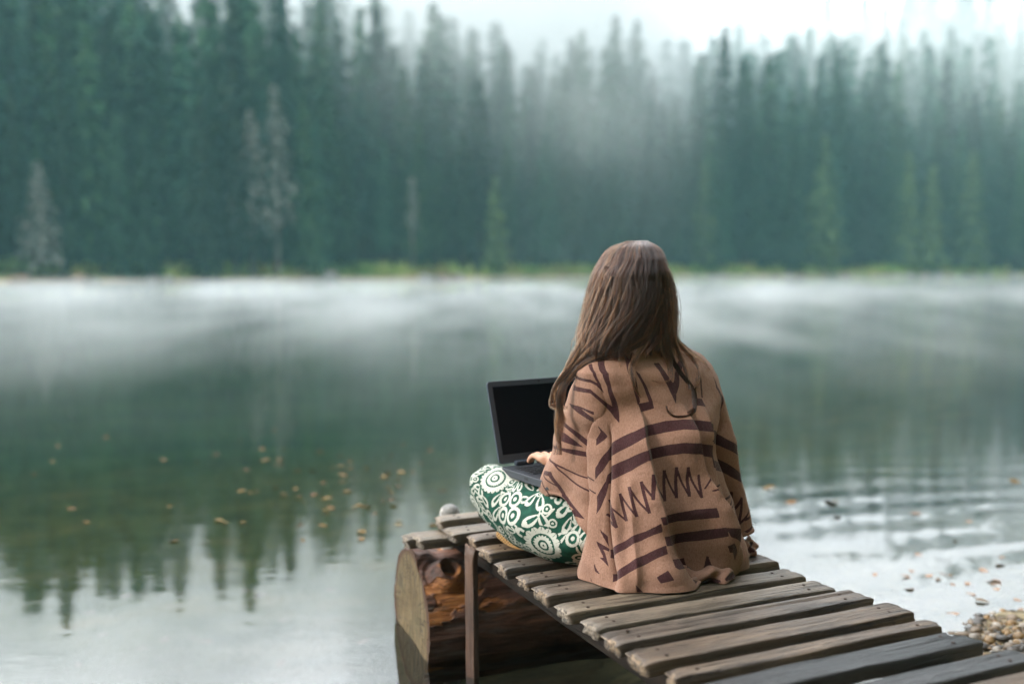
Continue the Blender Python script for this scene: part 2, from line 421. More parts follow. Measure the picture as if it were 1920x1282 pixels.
# single trees the photograph picks out
def shore_at(px, off):
    a = (px - 960) / F; y = 100.0
    for _k in range(8): y = float(far_shore(a * y)) + off
    return a * y, y
def solo(px, top, off, R, label, fol, bark, seed, **kw):
    x, y = shore_at(px, off); z = float(ground_h(x, y)); H = CAM_Z + (HOR - top) / F * y - z
    t = make_spruce(H, R, seed, label, None, fol, bark, **kw); t.location = (x, y, z - 0.1); return t
solo(475, 205, 1.9, 2.5, 'pale dead spruce with bare grey trunk, left one of the two dead trees', M_TWIG, M_DEAD, 301, z0=0.28, dens=0.9, whorls=34, bare=True, name='dead_tree')
solo(521, 160, 1.7, 2.4, 'taller pale dead spruce with bare grey trunk, right one of the two dead trees', M_TWIG, M_DEAD, 302, z0=0.30, dens=0.9, whorls=34, bare=True, name='dead_tree')
solo(443, 330, 2.4, 0.9, 'thin grey bare stem just left of the two dead trees', M_TWIG, M_DEAD, 303, z0=0.45, dens=0.6, whorls=18, bare=True, name='dead_tree')
solo(80, 300, 2.2, 2.6, 'brownish half bare spruce at the far left of the shore', M_TWIG, M_BARK, 304, z0=0.12, dens=1.0, whorls=36, card=0.55, bare=True, name='dead_tree')
solo(775, 330, 1.6, 1.0, 'slim brown bare trunk standing before the middle of the forest', M_TWIG, M_DEAD, 305, z0=0.5, dens=0.6, whorls=16, bare=True, name='dead_tree')
solo(928, 330, 1.5, 2.1, 'thinning olive spruce at the shore left of the head of the woman', M_FOLY, M_DEAD, 306, z0=0.10, whorls=34, dens=0.7)
solo(1318, 300, 1.5, 2.4, 'pale olive young spruce at the shore just right of the head of the woman', M_FOLY, M_DEAD, 307, z0=0.05, whorls=34, dens=0.8)
solo(1540, 255, 1.5, 3.1, 'broad pale green young spruce with a pale trunk, right of the middle', M_FOLY, M_DEAD, 308, z0=0.05, whorls=38, card=0.7)
solo(1697, 285, 1.8, 2.7, 'mid green young spruce, left of the three short ones near the right edge', M_FOLY, M_BARK, 309, z0=0.03, whorls=36)
solo(1742, 310, 1.5, 2.6, 'mid green young spruce, middle one of the three short ones near the right edge', M_FOLY, M_BARK, 310, z0=0.03, whorls=36)
solo(1815, 280, 1.6, 3.0, 'mid green young spruce, right of the three short ones near the right edge', M_FOLY, M_BARK, 311, z0=0.03, whorls=38)
solo(1430, 225, 2.2, 3.0, 'green spruce with a soft rounded tip between the two pale young ones', M_FOL, M_BARK, 312, z0=0.05, whorls=40)

# grass along the far bank: nobody could count it
rg = random.Random(5); V = []; Fc = []
for i in range(9000):
    a = rg.uniform(-0.56, 0.50); y = 100.0
    off = 0.9 + abs(rg.gauss(0, 1.3))
    x0 = a * 100; y = float(far_shore(a * 105)) + off
    y = float(far_shore(a * y)) + off; x = a * y
    if mnoise.noise(Vector((x * 0.13, 3, 0))) < -0.15 and rg.random() < 0.8: continue
    z = float(ground_h(x, y)); hgt = rg.uniform(0.4, 1.05); w = rg.uniform(0.10, 0.2); yaw = rg.uniform(0, 3.14)
    dx, dy = math.cos(yaw) * w, math.sin(yaw) * w; lx, ly = rg.uniform(-.2, .2), rg.uniform(-.2, .2); k = len(V)
    V += [(x - dx, y - dy, z - .05), (x + dx, y + dy, z - .05), (x + lx + dx * .3, y + ly + dy * .3, z + hgt), (x + lx - dx * .3, y + ly - dy * .3, z + hgt)]
    Fc.append((k, k + 1, k + 2, k + 3))
m = N('bank_grass_mat')
gm2 = m.surf(m.ramp(m.noise(m.coord('Object'), 0.25, 4, 0.6), [(0.3, (0.26, 0.44, 0.10)), (0.5, (0.50, 0.60, 0.17)), (0.7, (0.66, 0.52, 0.20))]), 0.8, 0.2)
tag(mk('grass', V, Fc, gm2, smooth=False), 'strip of pale green and yellow grass along the foot of the far forest', 'grass', kind='stuff')

def rock(name, loc, r, seed, mat, label=None, cat='rock', group=None, flat=0.6, sub=3):
    import bmesh
    bm = bmesh.new(); bmesh.ops.create_icosphere(bm, subdivisions=sub, radius=1)
    for v in bm.verts:
        n = mnoise.noise(v.co * 1.3 + Vector((seed, 0, 0))) * 0.35 + mnoise.noise(v.co * 3.1 + Vector((0, seed, 0))) * 0.12
        v.co *= (1 + n); v.co.z *= flat
    me = bpy.data.meshes.new(name); bm.to_mesh(me); bm.free()
    me.materials.append(mat); me.polygons.foreach_set('use_smooth', [True] * len(me.polygons))
    o = bpy.data.objects.new(name, me); COL.objects.link(o); o.location = loc; o.scale = (r, r * 0.85, r); o.rotation_euler = (0, 0, seed)
    if label: tag(o, label, cat, group)
    return o
m = N('pale_rock'); M_ROCK = m.surf(m.ramp(m.noise(m.coord('Object'), 2, 5), [(0.3, (0.35, 0.30, 0.26)), (0.7, (0.55, 0.50, 0.46))]), 0.8)
m = N('shore_rock'); M_ROCK2 = m.surf(m.ramp(m.noise(m.coord('Object'), 2, 5), [(0.3, (0.25, 0.15, 0.10)), (0.7, (0.45, 0.32, 0.24))]), 0.8)
x, y = shore_at(620, 0.1)
rock('boulder', (x, y, 0.25), 0.75, 3, M_ROCK, 'pale boulder at the waterline left of the middle of the far shore', flat=0.8)
rr_ = random.Random(9)
for i in range(46):
    px = rr_.choice([rr_.uniform(1340, 1920), rr_.uniform(1340, 1920), rr_.uniform(0, 520), rr_.uniform(780, 860)])
    x, y = shore_at(px, rr_.uniform(-0.2, 0.8))
    side = 'right' if px > 1300 else ('left' if px < 600 else 'middle')
    rock('shore_stone', (x, y, 0.1), rr_.uniform(0.25, 0.75), i * 1.7, M_ROCK2 if i % 3 else M_ROCK,
         'small reddish stone along the %s of the far waterline' % side, group='stones along the %s of the far waterline' % side, sub=2)
# fallen trunks on the right of the far bank
def log_geo(L, r, seg=14, n=14, seed=0):
    V = []; Fc = []
    for i in range(n):
        t = i / (n - 1)
        for k in range(seg):
            a = 2 * math.pi * k / seg; q = r * (1 - 0.35 * t) * (1 + 0.10 * mnoise.noise(Vector((t * 4, math.cos(a), math.sin(a) + seed))))
            V.append((L * (t - 0.5), q * math.cos(a), q * math.sin(a)))
    for i in range(n - 1):
        for k in range(seg): Fc.append((i * seg + k, (i + 1) * seg + k, (i + 1) * seg + (k + 1) % seg, i * seg + (k + 1) % seg))
    Fc.append(tuple(range(seg))[::1]); Fc.append(tuple((n - 1) * seg + k for k in range(seg))[::-1])
    return V, Fc
for i, (px, off, L, rz, rx, lab) in enumerate([(1850, 1.0, 7, 0.12, -0.04, 'dark fallen trunk lying along the right end of the far bank'),
                                       (1790, 0.6, 5, -0.1, 0.10, 'thinner fallen trunk tipped towards the water on the far right bank'),
                                       (100, 1.0, 6, 0.2, 0.05, 'dark fallen trunk at the left end of the far bank')]):
    V, Fc = log_geo(L, 0.24, seed=i); o = mk('fallen_tree', V, Fc, M_BARK); x, y = shore_at(px, off)
    o.location = (x, y, float(ground_h(x, y)) + 0.25); o.rotation_euler = (0, rx, rz); tag(o, lab, 'fallen tree')

# ------------------------------------------------------------------ air: even haze, low cloud in the tree tops, mist lying on the water
def box(name, x0, x1, y0, y1, z0, z1, mat):
    V = [(x, y, z) for z in (z0, z1) for y in (y0, y1) for x in (x0, x1)]
    Fc = [(0, 2, 3, 1), (4, 5, 7, 6), (0, 1, 5, 4), (2, 6, 7, 3), (0, 4, 6, 2), (1, 3, 7, 5)]
    return mk(name, V, Fc, mat, smooth=False)
def vol_mat(name, color, dens, aniso=0.0):
    m = N(name); m.n.remove(m.b)
    v = m.new('VolumePrincipled'); v.inputs['Color'].default_value = (*color, 1); v.inputs['Anisotropy'].default_value = aniso
    m.put(v.inputs['Density'], dens) if not callable(dens) else m.put(v.inputs['Density'], dens(m))
    m.link(v.outputs[0], m.o.inputs['Volume']); return m.m
haze = box('haze', -430, 430, -90, 340, -4.6, 95, vol_mat('haze_air', (0.38, 0.80, 0.84), 0.0009))
tag(haze, kind='stuff')
def cloud(m):
    P = m.coord('Object'); X = m.xyz(P)
    n = m.mr(m.noise(m.coord('Object', (1, 1, 1.3)), 0.045, 3, 0.55), 0.38, 0.66, 0.25, 1.5)
    a = m.math('DIVIDE', X[0], X[1])                                   # where along the shore
    mid = m.mr(m.math('ABSOLUTE', m.math('SUBTRACT', a, -0.01)), 0.08, 0.24, 1.0, 0.0, True)
    lat = m.math('MAXIMUM', m.math('MAXIMUM', m.mr(mid, 0, 1, 0.05, 1.0), m.math('MULTIPLY', m.mr(a, -0.1, -0.25), m.mr(X[1], 86, 118, 0.05, 0.75, True))), m.mr(X[1], 140, 200, 0, 0.42, True))
    hgt = m.mr(X[2], 7, 30, 0.0, 1.0, True)
    hgt = m.math('ADD', hgt, 0.13)
    dep = m.mr(X[1], 98, 122, 0.25, 1.0, True)
    edge = m.math('MULTIPLY', m.mr(X[2], 45, 59, 1, 0, True), m.mr(X[1], 88, 96, 0, 1, True))
    d = m.math('MULTIPLY', m.math('MULTIPLY', n, lat), m.math('MULTIPLY', hgt, dep))
    return m.math('MULTIPLY', m.math('MULTIPLY', d, edge), 0.062)
cm_ = vol_mat('low_cloud_air', (0.95, 0.975, 0.985), cloud)
low = box('low_cloud', -150, 150, 86, 250, 1.5, 60, cm_); tag(low, 'pale cloud drifting through the tree tops in the middle of the forest', 'cloud', kind='stuff')
cm_.cycles.volume_step_rate = 0.5
def mist(m):
    P = m.coord('Object'); X = m.xyz(P)
    n = m.noise(m.coord('Object', (0.40, 0.13, 1.2)), 1.0, 5, 0.66)
    n = m.mr(n, 0.42, 0.60, 0.0, 1.9)
    big = m.mr(m.noise(m.coord('Object', (0.10, 0.05, 1)), 1.0, 2, 0.5), 0.35, 0.65, 0.55, 1.3)
    hgt = m.mr(X[2], 0.0, 0.70, 1.0, 0.0, True)
    st = m.math('ADD', X[1], m.math('MULTIPLY', X[0], -0.15))
    dep = m.math('MULTIPLY', m.mr(X[1], 6.0, 17, 0.22, 1.0, True), m.mr(X[1], 45, 72, 1.0, 0.12, True))
    d = m.math('MULTIPLY', m.math('MULTIPLY', n, big), m.math('MULTIPLY', hgt, dep))
    return m.math('MULTIPLY', d, 0.046)
mm_ = vol_mat('lake_mist_air', (0.80, 0.84, 0.86), mist)
mist_o = box('lake_mist', -75, 95, 6.0, 128, 0.004, 0.78, mm_); tag(mist_o, 'thin white mist lying on the far half of the lake', 'mist', kind='stuff')
mm_.cycles.volume_step_rate = 0.25
# ------------------------------------------------------------------ cloth shapes of the seated figure (pure numbers)
FA = math.radians(118.0)
FWD = np.array([math.cos(FA), math.sin(FA), 0.0]); RGT = np.array([math.sin(FA), -math.cos(FA), 0.0])
P0 = np.array([0.320, 2.455, DECK])
def pchip(xs, ys, x):
    xs = np.asarray(xs, float); ys = np.asarray(ys, float); x = np.asarray(x, float)
    h = np.diff(xs); d = np.diff(ys) / h; m = np.zeros_like(ys)
    m[1:-1] = np.where(d[:-1] * d[1:] > 0, 2 * d[:-1] * d[1:] / (d[:-1] + d[1:] + 1e-12), 0); m[0] = d[0]; m[-1] = d[-1]
    i = np.clip(np.searchsorted(xs, x) - 1, 0, len(xs) - 2); t = (x - xs[i]) / h[i]; t = np.clip(t, 0, 1)
    return ((2*t**3-3*t**2+1)*ys[i] + (t**3-2*t**2+t)*h[i]*m[i] + (-2*t**3+3*t**2)*ys[i+1] + (t**3-t**2)*h[i]*m[i+1])
def spow(v, p): return np.sign(v) * np.abs(v) ** p
class Loft:
    """rings of the cloth round the body: each has a height, a half width, a half depth and a centre"""
    def __init__(s, rows, expo=0.9, rgt=RGT, fwd=FWD, org=P0):
        s.rgt, s.fwd, s.org, s.expo = rgt, fwd, org, expo
        z = []; a = []; b = []; cr = []; cf = []
        th = np.linspace(0, 2 * np.pi, 181)
        for (zz, xl, xr, bb, ff) in rows:
            A, C = 0.15, 0.0
            for _ in range(30):
                pts = s.ring(zz, A, bb, C, ff, th); px, _py = pix(pts)
                k = 2.5 / F
                eL = xl - px.min(); eR = xr - px.max()
                C += (eL + eR) / 2 * k * 0.9; A += (eR - eL) / 2 * k * 0.9
                A = max(A, 0.004)
            z.append(zz); a.append(A); b.append(bb); cr.append(C); cf.append(ff)
        o = np.argsort(z); s.z, s.a, s.b, s.cr, s.cf = [np.array(q)[o] for q in (z, a, b, cr, cf)]
    def ring(s, z, a, b, cr, cf, th):
        th = np.asarray(th, float)
        ex = s.expo - 0.16 * (1 - sstep(0.0, 0.2, z)) if s.expo < 0.88 else s.expo
        sx = np.sign(np.sin(th)) * np.abs(np.sin(th)) ** ex; cx = np.sign(np.cos(th)) * np.abs(np.cos(th)) ** ex
        p = s.org + np.multiply.outer(a * sx + cr, s.rgt) + np.multiply.outer(-b * cx + cf, s.fwd)
        p[..., 2] = s.org[2] + z
        return p
    def pt(s, th, z):
        g = lambda q: pchip(s.z, q, z)
        return s.ring(z, g(s.a), g(s.b), g(s.cr), g(s.cf), th)
def surf_normals(Pg):
    du = np.gradient(Pg, axis=1); dv = np.gradient(Pg, axis=0)
    n = np.cross(du, dv); n /= np.linalg.norm(n, axis=-1, keepdims=True) + 1e-12
    return n
def raster(polys, U, V_, du, dv, ss=3):
    """share of each sample's cell that lies inside any polygon (all given in surface coordinates)"""
    out = np.zeros(U.shape, np.float32)
    for i in range(ss):
        for j in range(ss):
            u = U + du * ((i + .5) / ss - .5); v = V_ + dv * ((j + .5) / ss - .5)
            hit = np.zeros(U.shape, bool)
            for pg in polys:
                pg = np.asarray(pg); x0, y0 = pg.min(0); x1, y1 = pg.max(0)
                bb = (u >= x0) & (u <= x1) & (v >= y0) & (v <= y1)
                if not bb.any(): continue
                uu = u[bb]; vv = v[bb]; ins = np.zeros(uu.shape, bool); n = len(pg)
                for k in range(n):
                    ax, ay = pg[k]; bx, by = pg[(k + 1) % n]
                    c = ((ay > vv) != (by > vv)) & (uu < (bx - ax) * (vv - ay) / (by - ay + 1e-12) + ax)
                    ins ^= c
                hit[bb] |= ins
            out += hit
    return out / (ss * ss)
def gauss(x): return np.exp(-x * x)

# main drape
BODY = Loft([(-0.004, 1089, 1402, .165, .000), (0.03, 1091, 1402, .162, .000), (0.08, 1099, 1394, .150, .004), (0.14, 1106, 1380, .140, .010), (0.20, 1110, 1366, .132, .016),
             (0.26, 1112, 1354, .128, .022), (0.32, 1113, 1347, .124, .028), (0.38, 1111, 1346, .120, .034), (0.43, 1100, 1346, .114, .040),
             (0.470, 1084, 1346, .106, .046), (0.500, 1077, 1338, .095, .050), (0.522, 1088, 1324, .082, .054), (0.542, 1108, 1304, .068, .058),
             (0.560, 1136, 1276, .056, .062), (0.577, 1158, 1252, .048, .066), (0.60, 1168, 1240, .045, .070)], expo=0.86)
# crease paths: (height, angle) pairs; kind r = ridge, v = valley, s = step (left side in front)
SL = Loft([(0.03, 1050, 1150, .09, .085), (0.07, 1044, 1150, .100, .090), (0.10, 1036, 1150, .11, .095), (0.15, 1025, 1150, .115, .115), (0.20, 1017, 1150, .115, .135), (0.25, 1018, 1150, .105, .148),
           (0.30, 1034, 1150, .10, .138), (0.35, 1049, 1150, .095, .118), (0.40, 1060, 1150, .085, .080), (0.45, 1069, 1150, .070, .060), (0.49, 1081, 1148, .050, .048), (0.505, 1094, 1140, .03, .048)], expo=0.9)
SR = Loft([(0.03, 1310, 1407, .10, .06), (0.10, 1305, 1405, .10, .06), (0.15, 1300, 1402, .10, .06), (0.20, 1290, 1398, .10, .06), (0.25, 1280, 1391, .10, .055),
           (0.30, 1270, 1383, .10, .05), (0.35, 1270, 1374, .095, .05), (0.40, 1270, 1364, .085, .05), (0.45, 1275, 1352, .070, .048), (0.49, 1290, 1338, .05, .048), (0.505, 1300, 1325, .03, .048)], expo=0.9)
FOLD = None
def body_disp(th, z, folds):
    d = np.zeros(np.broadcast(th, z).shape)
    for kind, amp, w, path in folds:
        zs = [p[0] for p in path]; ts = [p[1] for p in path]
        o = np.argsort(zs); tc = np.interp(z, np.array(zs)[o], np.array(ts)[o])
        zl, zh = min(zs), max(zs)
        env = sstep(zl - 0.05, zl + 0.03, z) * (1 - sstep(zh - 0.07, zh + 0.02, z)) if zl > 0.02 else (1 - sstep(zh - 0.09, zh + 0.02, z))
        x = (th - tc) / w
        if kind == 'r': d += amp * env * np.exp(-np.abs(x) ** 1.5)
        elif kind == 'v': d -= amp * env * np.exp(-np.abs(x) ** 1.5)
        elif kind == 's': d += amp * env * np.where(x < 0, np.exp(-(x / 3.2) ** 2), np.exp(-(x / 0.35) ** 2))
        elif kind == 'S': d += amp * env * np.where(x > 0, np.exp(-(x / 3.2) ** 2), np.exp(-(x / 0.35) ** 2))
    return d
# left leg: thigh tube from hip to knee. columns: x, y, z, half width, half height
THIGH = np.array([(.345, 2.440, .090, .085, .085), (.232, 2.492, .086, .088, .088), (.110, 2.560, .088, .090, .090), (.028, 2.655, .102, .082, .086), (-.030, 2.715, .128, .072, .078), (-.060, 2.748, .142, .062, .068)])
SHIN = np.array([(-.045, 2.765, .095, .062, .060), (-.010, 2.815, .075, .058, .056), (.070, 2.880, .062, .050, .048), (.170, 2.925, .052, .042, .040), (.240, 2.940, .045, .034, .034)])
THIGH_R = np.array([(.400, 2.470, .095, .100, .095), (.420, 2.600, .105, .092, .092), (.420, 2.750, .120, .080, .082), (.415, 2.850, .135, .066, .068)])
SHIN_R = np.array([(.405, 2.865, .090, .060, .058), (.320, 2.850, .070, .055, .052), (.200, 2.800, .058, .046, .044), (.090, 2.745, .048, .036, .036)])
class Tube:
    def __init__(s, rows, cap0=False, cap1=True):
        rows = np.array(rows, float); d = np.r_[0, np.cumsum(np.linalg.norm(np.diff(rows[:, :3], axis=0), axis=1))]
        s.L = d[-1]; s.d = d; s.rows = rows; s.cap1 = cap1
        s.Ltot = s.L + (rows[-1, 3] * 1.35 if cap1 else 0)
    def pt(s, S_, th):
        """S_ metres along, th angle from the top towards the viewer's side"""
        Sc = np.clip(S_, 0, s.L); C = np.stack([pchip(s.d, s.rows[:, k], Sc) for k in range(5)], -1)
        e = 1e-3; C2 = np.stack([pchip(s.d, s.rows[:, k], np.clip(Sc + e, 0, s.L)) for k in range(3)], -1); C1 = np.stack([pchip(s.d, s.rows[:, k], np.clip(Sc - e, 0, s.L)) for k in range(3)], -1)
        T = C2 - C1; T /= np.linalg.norm(T, axis=-1, keepdims=True)
        up = np.zeros_like(T); up[..., 2] = 1; up -= T * (up * T).sum(-1, keepdims=True); up /= np.linalg.norm(up, axis=-1, keepdims=True)
        sd = np.cross(up, T)
        x = np.clip((S_ - s.L) / max(1e-6, s.Ltot - s.L), 0, 1)        # round cap: quarter circle
        al = x * math.pi / 2; k = np.cos(al); adv = np.sin(al) * C[..., 3] * 0.95
        p = C[..., :3] + T * adv[..., None] + sd * (C[..., 3] * k * np.sin(th))[..., None] + up * (C[..., 4] * k * np.cos(th))[..., None]
        p[..., 2] = DECK + np.maximum(p[..., 2], 0.004 + 0.25 * np.minimum(p[..., 2], 0.0) * 0)
        return p
TH = Tube(THIGH); TH_W = 0.083          # pattern coordinates: (S, th * TH_W)

def body_extra(T, Z):
    """the left edge of the back panel stands off the sleeve; its lower left corner reaches furthest back"""
    T = np.where(T > math.pi, T - 2 * math.pi, T)
    e = np.zeros(T.shape + (3,)); k = gauss((T + 1.60) / 0.42) * (1 - sstep(0.30, 0.47, Z))
    e[..., 1] = -0.050 * k - 0.030 * gauss((T + 1.1) / 0.5) * (1 - sstep(0.02, 0.14, Z))
    return e
# ------------------------------------------------------------------ jetty: frame u along it (away from the camera), v across it
JA = math.radians(24.5); JR = Vector((math.cos(JA), math.sin(JA), 0)); JU = Vector((-math.sin(JA), math.cos(JA), 0))
def JP(u, v, z): return JU * u + JR * v + Vector((0, 0, z))
def wood_mat(name, lo, mid, hi, crack=0.85, rough=0.47, scale=1.0, spec=0.75):
    m = N(name)
    P = m.coord('Object'); R = m.rnd()
    off = m.new('CombineXYZ'); m.put(off.inputs[0], m.math('MULTIPLY', R, 37.0)); m.put(off.inputs[1], m.math('MULTIPLY', R, 11.0))
    va = m.new('VectorMath', operation='ADD'); m.put(va.inputs[0], P); m.put(va.inputs[1], off.outputs[0])
    def st(sx, sy, sz):
        mp = m.new('Mapping'); mp.inputs['Scale'].default_value = (sx * scale, sy * scale, sz * scale); m.put(mp.inputs[0], va.outputs[0]); return mp.outputs[0]
    g1 = m.noise(st(2.2, 60, 60), 1.0, 6, 0.65, 0.6)
    g2 = m.noise(st(6, 210, 210), 1.0, 4, 0.7, 0.3)
    bl = m.noise(st(7, 18, 18), 1.0, 5, 0.6)
    spk = m.noise(st(60, 120, 120), 1.0, 3, 0.6)
    col = m.ramp(m.math('ADD', m.math('MULTIPLY', g1, 0.6), m.math('MULTIPLY', g2, 0.4)), [(0.30, lo), (0.48, mid), (0.66, hi)])
    col = m.mix(m.mr(bl, 0.38, 0.62, 0.0, 0.75), col, tuple(c * 0.42 for c in mid))
    col = m.mix(m.mr(spk, 0.62, 0.70, 0.0, 0.8), col, (0.012, 0.009, 0.008))
    ck = m.noise(st(1.3, 75, 75), 1.0, 3, 0.5, 0.8)
    ckf = m.mr(m.math('ABSOLUTE', m.math('SUBTRACT', ck, 0.5)), 0.0, 0.022, 1.0, 0.0)
    ckf = m.math('MULTIPLY', ckf, m.mr(m.noise(st(3, 14, 14), 1.0, 2), 0.46, 0.60))
    col = m.mix(m.math('MULTIPLY', ckf, crack), col, (0.012, 0.008, 0.006))
    hs = m.new('HueSaturation'); m.put(hs.inputs['Color'], col)
    m.put(hs.inputs['Value'], m.mr(R, 0, 1, 0.72, 1.25)); m.put(hs.inputs['Saturation'], m.mr(m.math('FRACT', m.math('MULTIPLY', R, 7.3)), 0, 1, 0.7, 1.15))
    # sawn ends: pale fibre with dark pits
    nrm = m.xyz(m.new('TexCoord').outputs['Normal'])[0]
    endf = m.mr(m.math('ABSOLUTE', nrm), 0.55, 0.85)
    endc = m.ramp(m.noise(st(110, 110, 110), 1.0, 5, 0.7), [(0.38, (0.03, 0.02, 0.012)), (0.52, hi), (0.68, tuple(min(1, c * 1.5) for c in hi))])
    fc = m.mix(endf, hs.outputs[0], endc)
    hgt = m.math('SUBTRACT', m.math('ADD', m.math('MULTIPLY', g1, 0.6), m.math('MULTIPLY', g2, 0.8)), m.math('MULTIPLY', ckf, 1.6))
    hgt = m.math('ADD', hgt, m.math('MULTIPLY', spk, 0.25))
    rg = m.mr(g1, 0.3, 0.7, rough - 0.10, rough + 0.14)
    return m.surf(fc, rg, spec, m.bump(hgt, 1.0, 0.006))
M_PLANK = wood_mat('weathered_plank', (0.030, 0.017, 0.009), (0.160, 0.100, 0.057), (0.31, 0.220, 0.138))
M_PLANKD = wood_mat('dark_wet_plank', (0.016, 0.016, 0.018), (0.040, 0.041, 0.044), (0.085, 0.085, 0.088), rough=0.42)
M_PLANKG = wood_mat('grey_plank', (0.038, 0.027, 0.018), (0.178, 0.134, 0.090), (0.31, 0.250, 0.185))
M_BEAM = wood_mat('beam_wood', (0.010, 0.006, 0.004), (0.026, 0.016, 0.010), (0.055, 0.036, 0.022), rough=0.75, spec=0.15)
M_POST = wood_mat('bark_pole_wood', (0.04, 0.018, 0.010), (0.11, 0.050, 0.026), (0.20, 0.10, 0.05))
M_PALE = wood_mat('pale_dry_wood', (0.30, 0.28, 0.25), (0.45, 0.43, 0.39), (0.58, 0.55, 0.50), crack=0.3)

def plank_geo(L, Wd, T, seed, notch=0.0, split=0.0, rag=0.008, nx=90, ny=14):
    """a board with worn rounded edges, wavy sides and ragged ends; x along it, top at z=0"""
    rg = random.Random(seed); s3 = seed * 3.71
    prof = []                                # closed cross-section: (y, z)
    b = min(0.0032, T * 0.25)
    for i in range(ny): prof.append((-Wd / 2 + b + (Wd - 2 * b) * i / (ny - 1), 0.0))
    for k in (1, 2): a = k / 3 * math.pi / 2; prof.append((Wd / 2 - b + b * math.sin(a), -b + b * math.cos(a)))
    for i in range(4): prof.append((Wd / 2, -b - (T - 2 * b) * i / 3))
    for i in range(ny): prof.append((Wd / 2 - b - (Wd - 2 * b) * i / (ny - 1), -T))
    for i in range(4): prof.append((-Wd / 2, -T + b + (T - 2 * b) * i / 3))
    for k in (1, 2): a = k / 3 * math.pi / 2; prof.append((-Wd / 2 + b - b * math.cos(a), -b + b * math.sin(a)))
    n = len(prof); V = []
    for i in range(nx):
        t = i / (nx - 1)
        t = t + 0.0
        x = -L / 2 + L * t
        for (y, z) in prof:
            e0 = mnoise.noise(Vector((y * 45, z * 60, s3))) * rag + mnoise.noise(Vector((y * 140, z * 150, s3 + 5))) * rag * 0.5
            e1 = mnoise.noise(Vector((y * 45, z * 60, s3 + 9))) * rag + mnoise.noise(Vector((y * 140, z * 150, s3 + 15))) * rag * 0.5
            ed = abs(y) / (Wd / 2)
            xx = x + (e0 - (0.010 * ed ** 6)* (z > -b)) * max(0, 1 - t / 0.06) * -1 * -1 if t < 0.06 else (x + e1 * (t - 0.94) / 0.06 if t > 0.94 else x)
            side = mnoise.noise(Vector((x * 5, s3, 1 if y > 0 else 7))) * 0.0035 + mnoise.noise(Vector((x * 22, s3, 2 if y > 0 else 8))) * 0.0016
            yy = y + side * (ed ** 2) * (1 if y > 0 else -1)
            zz = z + mnoise.noise(Vector((x * 4, y * 12, s3))) * 0.0014 + mnoise.noise(Vector((x * 9, y * 110, s3))) * 0.0016
            # worn corner at the ends
            endw = max(0, 1 - min(t, 1 - t) / 0.035)
            if z > -T * 0.4: zz -= 0.004 * endw ** 2
            if notch and y > Wd * 0.12 and t > 1 - notch: xx = min(xx, L / 2 - L * notch + 0.25 * (yy - Wd * .12))
            if split and z > -0.004 and abs(y - Wd * 0.22) < 0.0035: zz -= split * (0.5 + 0.5 * mnoise.noise(Vector((x * 6, s3, 4))))
            V.append((xx, yy, zz))
    Fc = []
    for i in range(nx - 1):
        for k in range(n): Fc.append((i * n + k, i * n + (k + 1) % n, (i + 1) * n + (k + 1) % n, (i + 1) * n + k))
    c0 = len(V); V.append((-L / 2 + 0.002, 0, -T / 2)); V.append((L / 2 - 0.002, 0, -T / 2))
    for k in range(n): Fc.append((c0, (k + 1) % n, k)); Fc.append((c0 + 1, (nx - 1) * n + k, (nx - 1) * n + (k + 1) % n))
    Fc = [f[::-1] for f in Fc]
    return V, Fc
jetty = empty('jetty', JP(2.0, 1.35, 0), JA)
tag(jetty, 'narrow weathered plank jetty with gaps between the boards, running out over the lake', 'jetty')
def jl(u, v, z): return Vector((v - 1.35, u - 2.0, z))       # jetty-local
import bmesh
def nail_mesh():
    bm = bmesh.new(); bmesh.ops.create_cone(bm, cap_ends=True, segments=10, radius1=0.0042, radius2=0.0036, depth=0.0016)
    me = bpy.data.meshes.new('nail'); bm.to_mesh(me); bm.free(); return me
m = N('rusty_nail'); M_NAIL = m.surf((0.045, 0.028, 0.020), 0.6, 0.4, Metallic=0.6)
NAIL = nail_mesh(); NAIL.materials.append(M_NAIL)
PL = [ # u back, u front, v left, v right, material, thickness, tilt
 (2.827, 2.762, 1.030, 1.70, M_PLANKG, .030, 0.0), (2.688, 2.608, 1.010, 1.68, M_PLANKG, .027, 0.2), (2.583, 2.522, 1.042, 1.69, M_PLANK, .030, -0.2),
 (2.467, 2.388, 1.026, 1.67, M_PLANK, .028, 0.3), (2.313, 2.245, 1.012, 1.69, M_PLANK, .030, -0.2), (2.193, 2.133, 1.016, 1.68, M_PLANK, .026, 0.2),
 (2.096, 2.020, 1.016, 1.682, M_PLANK, .031, -0.3), (1.962, 1.895, 1.006, 1.662, M_PLANKG, .029, -0.4), (1.856, 1.789, 1.014, 1.660, M_PLANKG, .028, 0.1),
 (1.768, 1.696, 1.014, 1.690, M_PLANK, .030, 0.2), (1.660, 1.588, 1.010, 1.706, M_PLANK, .031, 0.1), (1.545, 1.506, 1.028, 1.698, M_PLANK, .031, -0.2),
 (1.470, 1.400, 1.015, 1.697, M_PLANKD, .031, 0.3), (1.352, 1.294, 1.010, 1.72, M_PLANKD, .030, -0.2), (1.262, 1.192, 1.02, 1.70, M_PLANK, .030, 0.2),
 (1.150, 1.085, 1.01, 1.69, M_PLANKD, .030, 0.0)]
lab = {11: 'narrow tan board', 12: 'dark damp board with a notched right end', 9: 'board with a long crack along its back edge', 13: 'dark damp board', 7: 'dry grey board'}
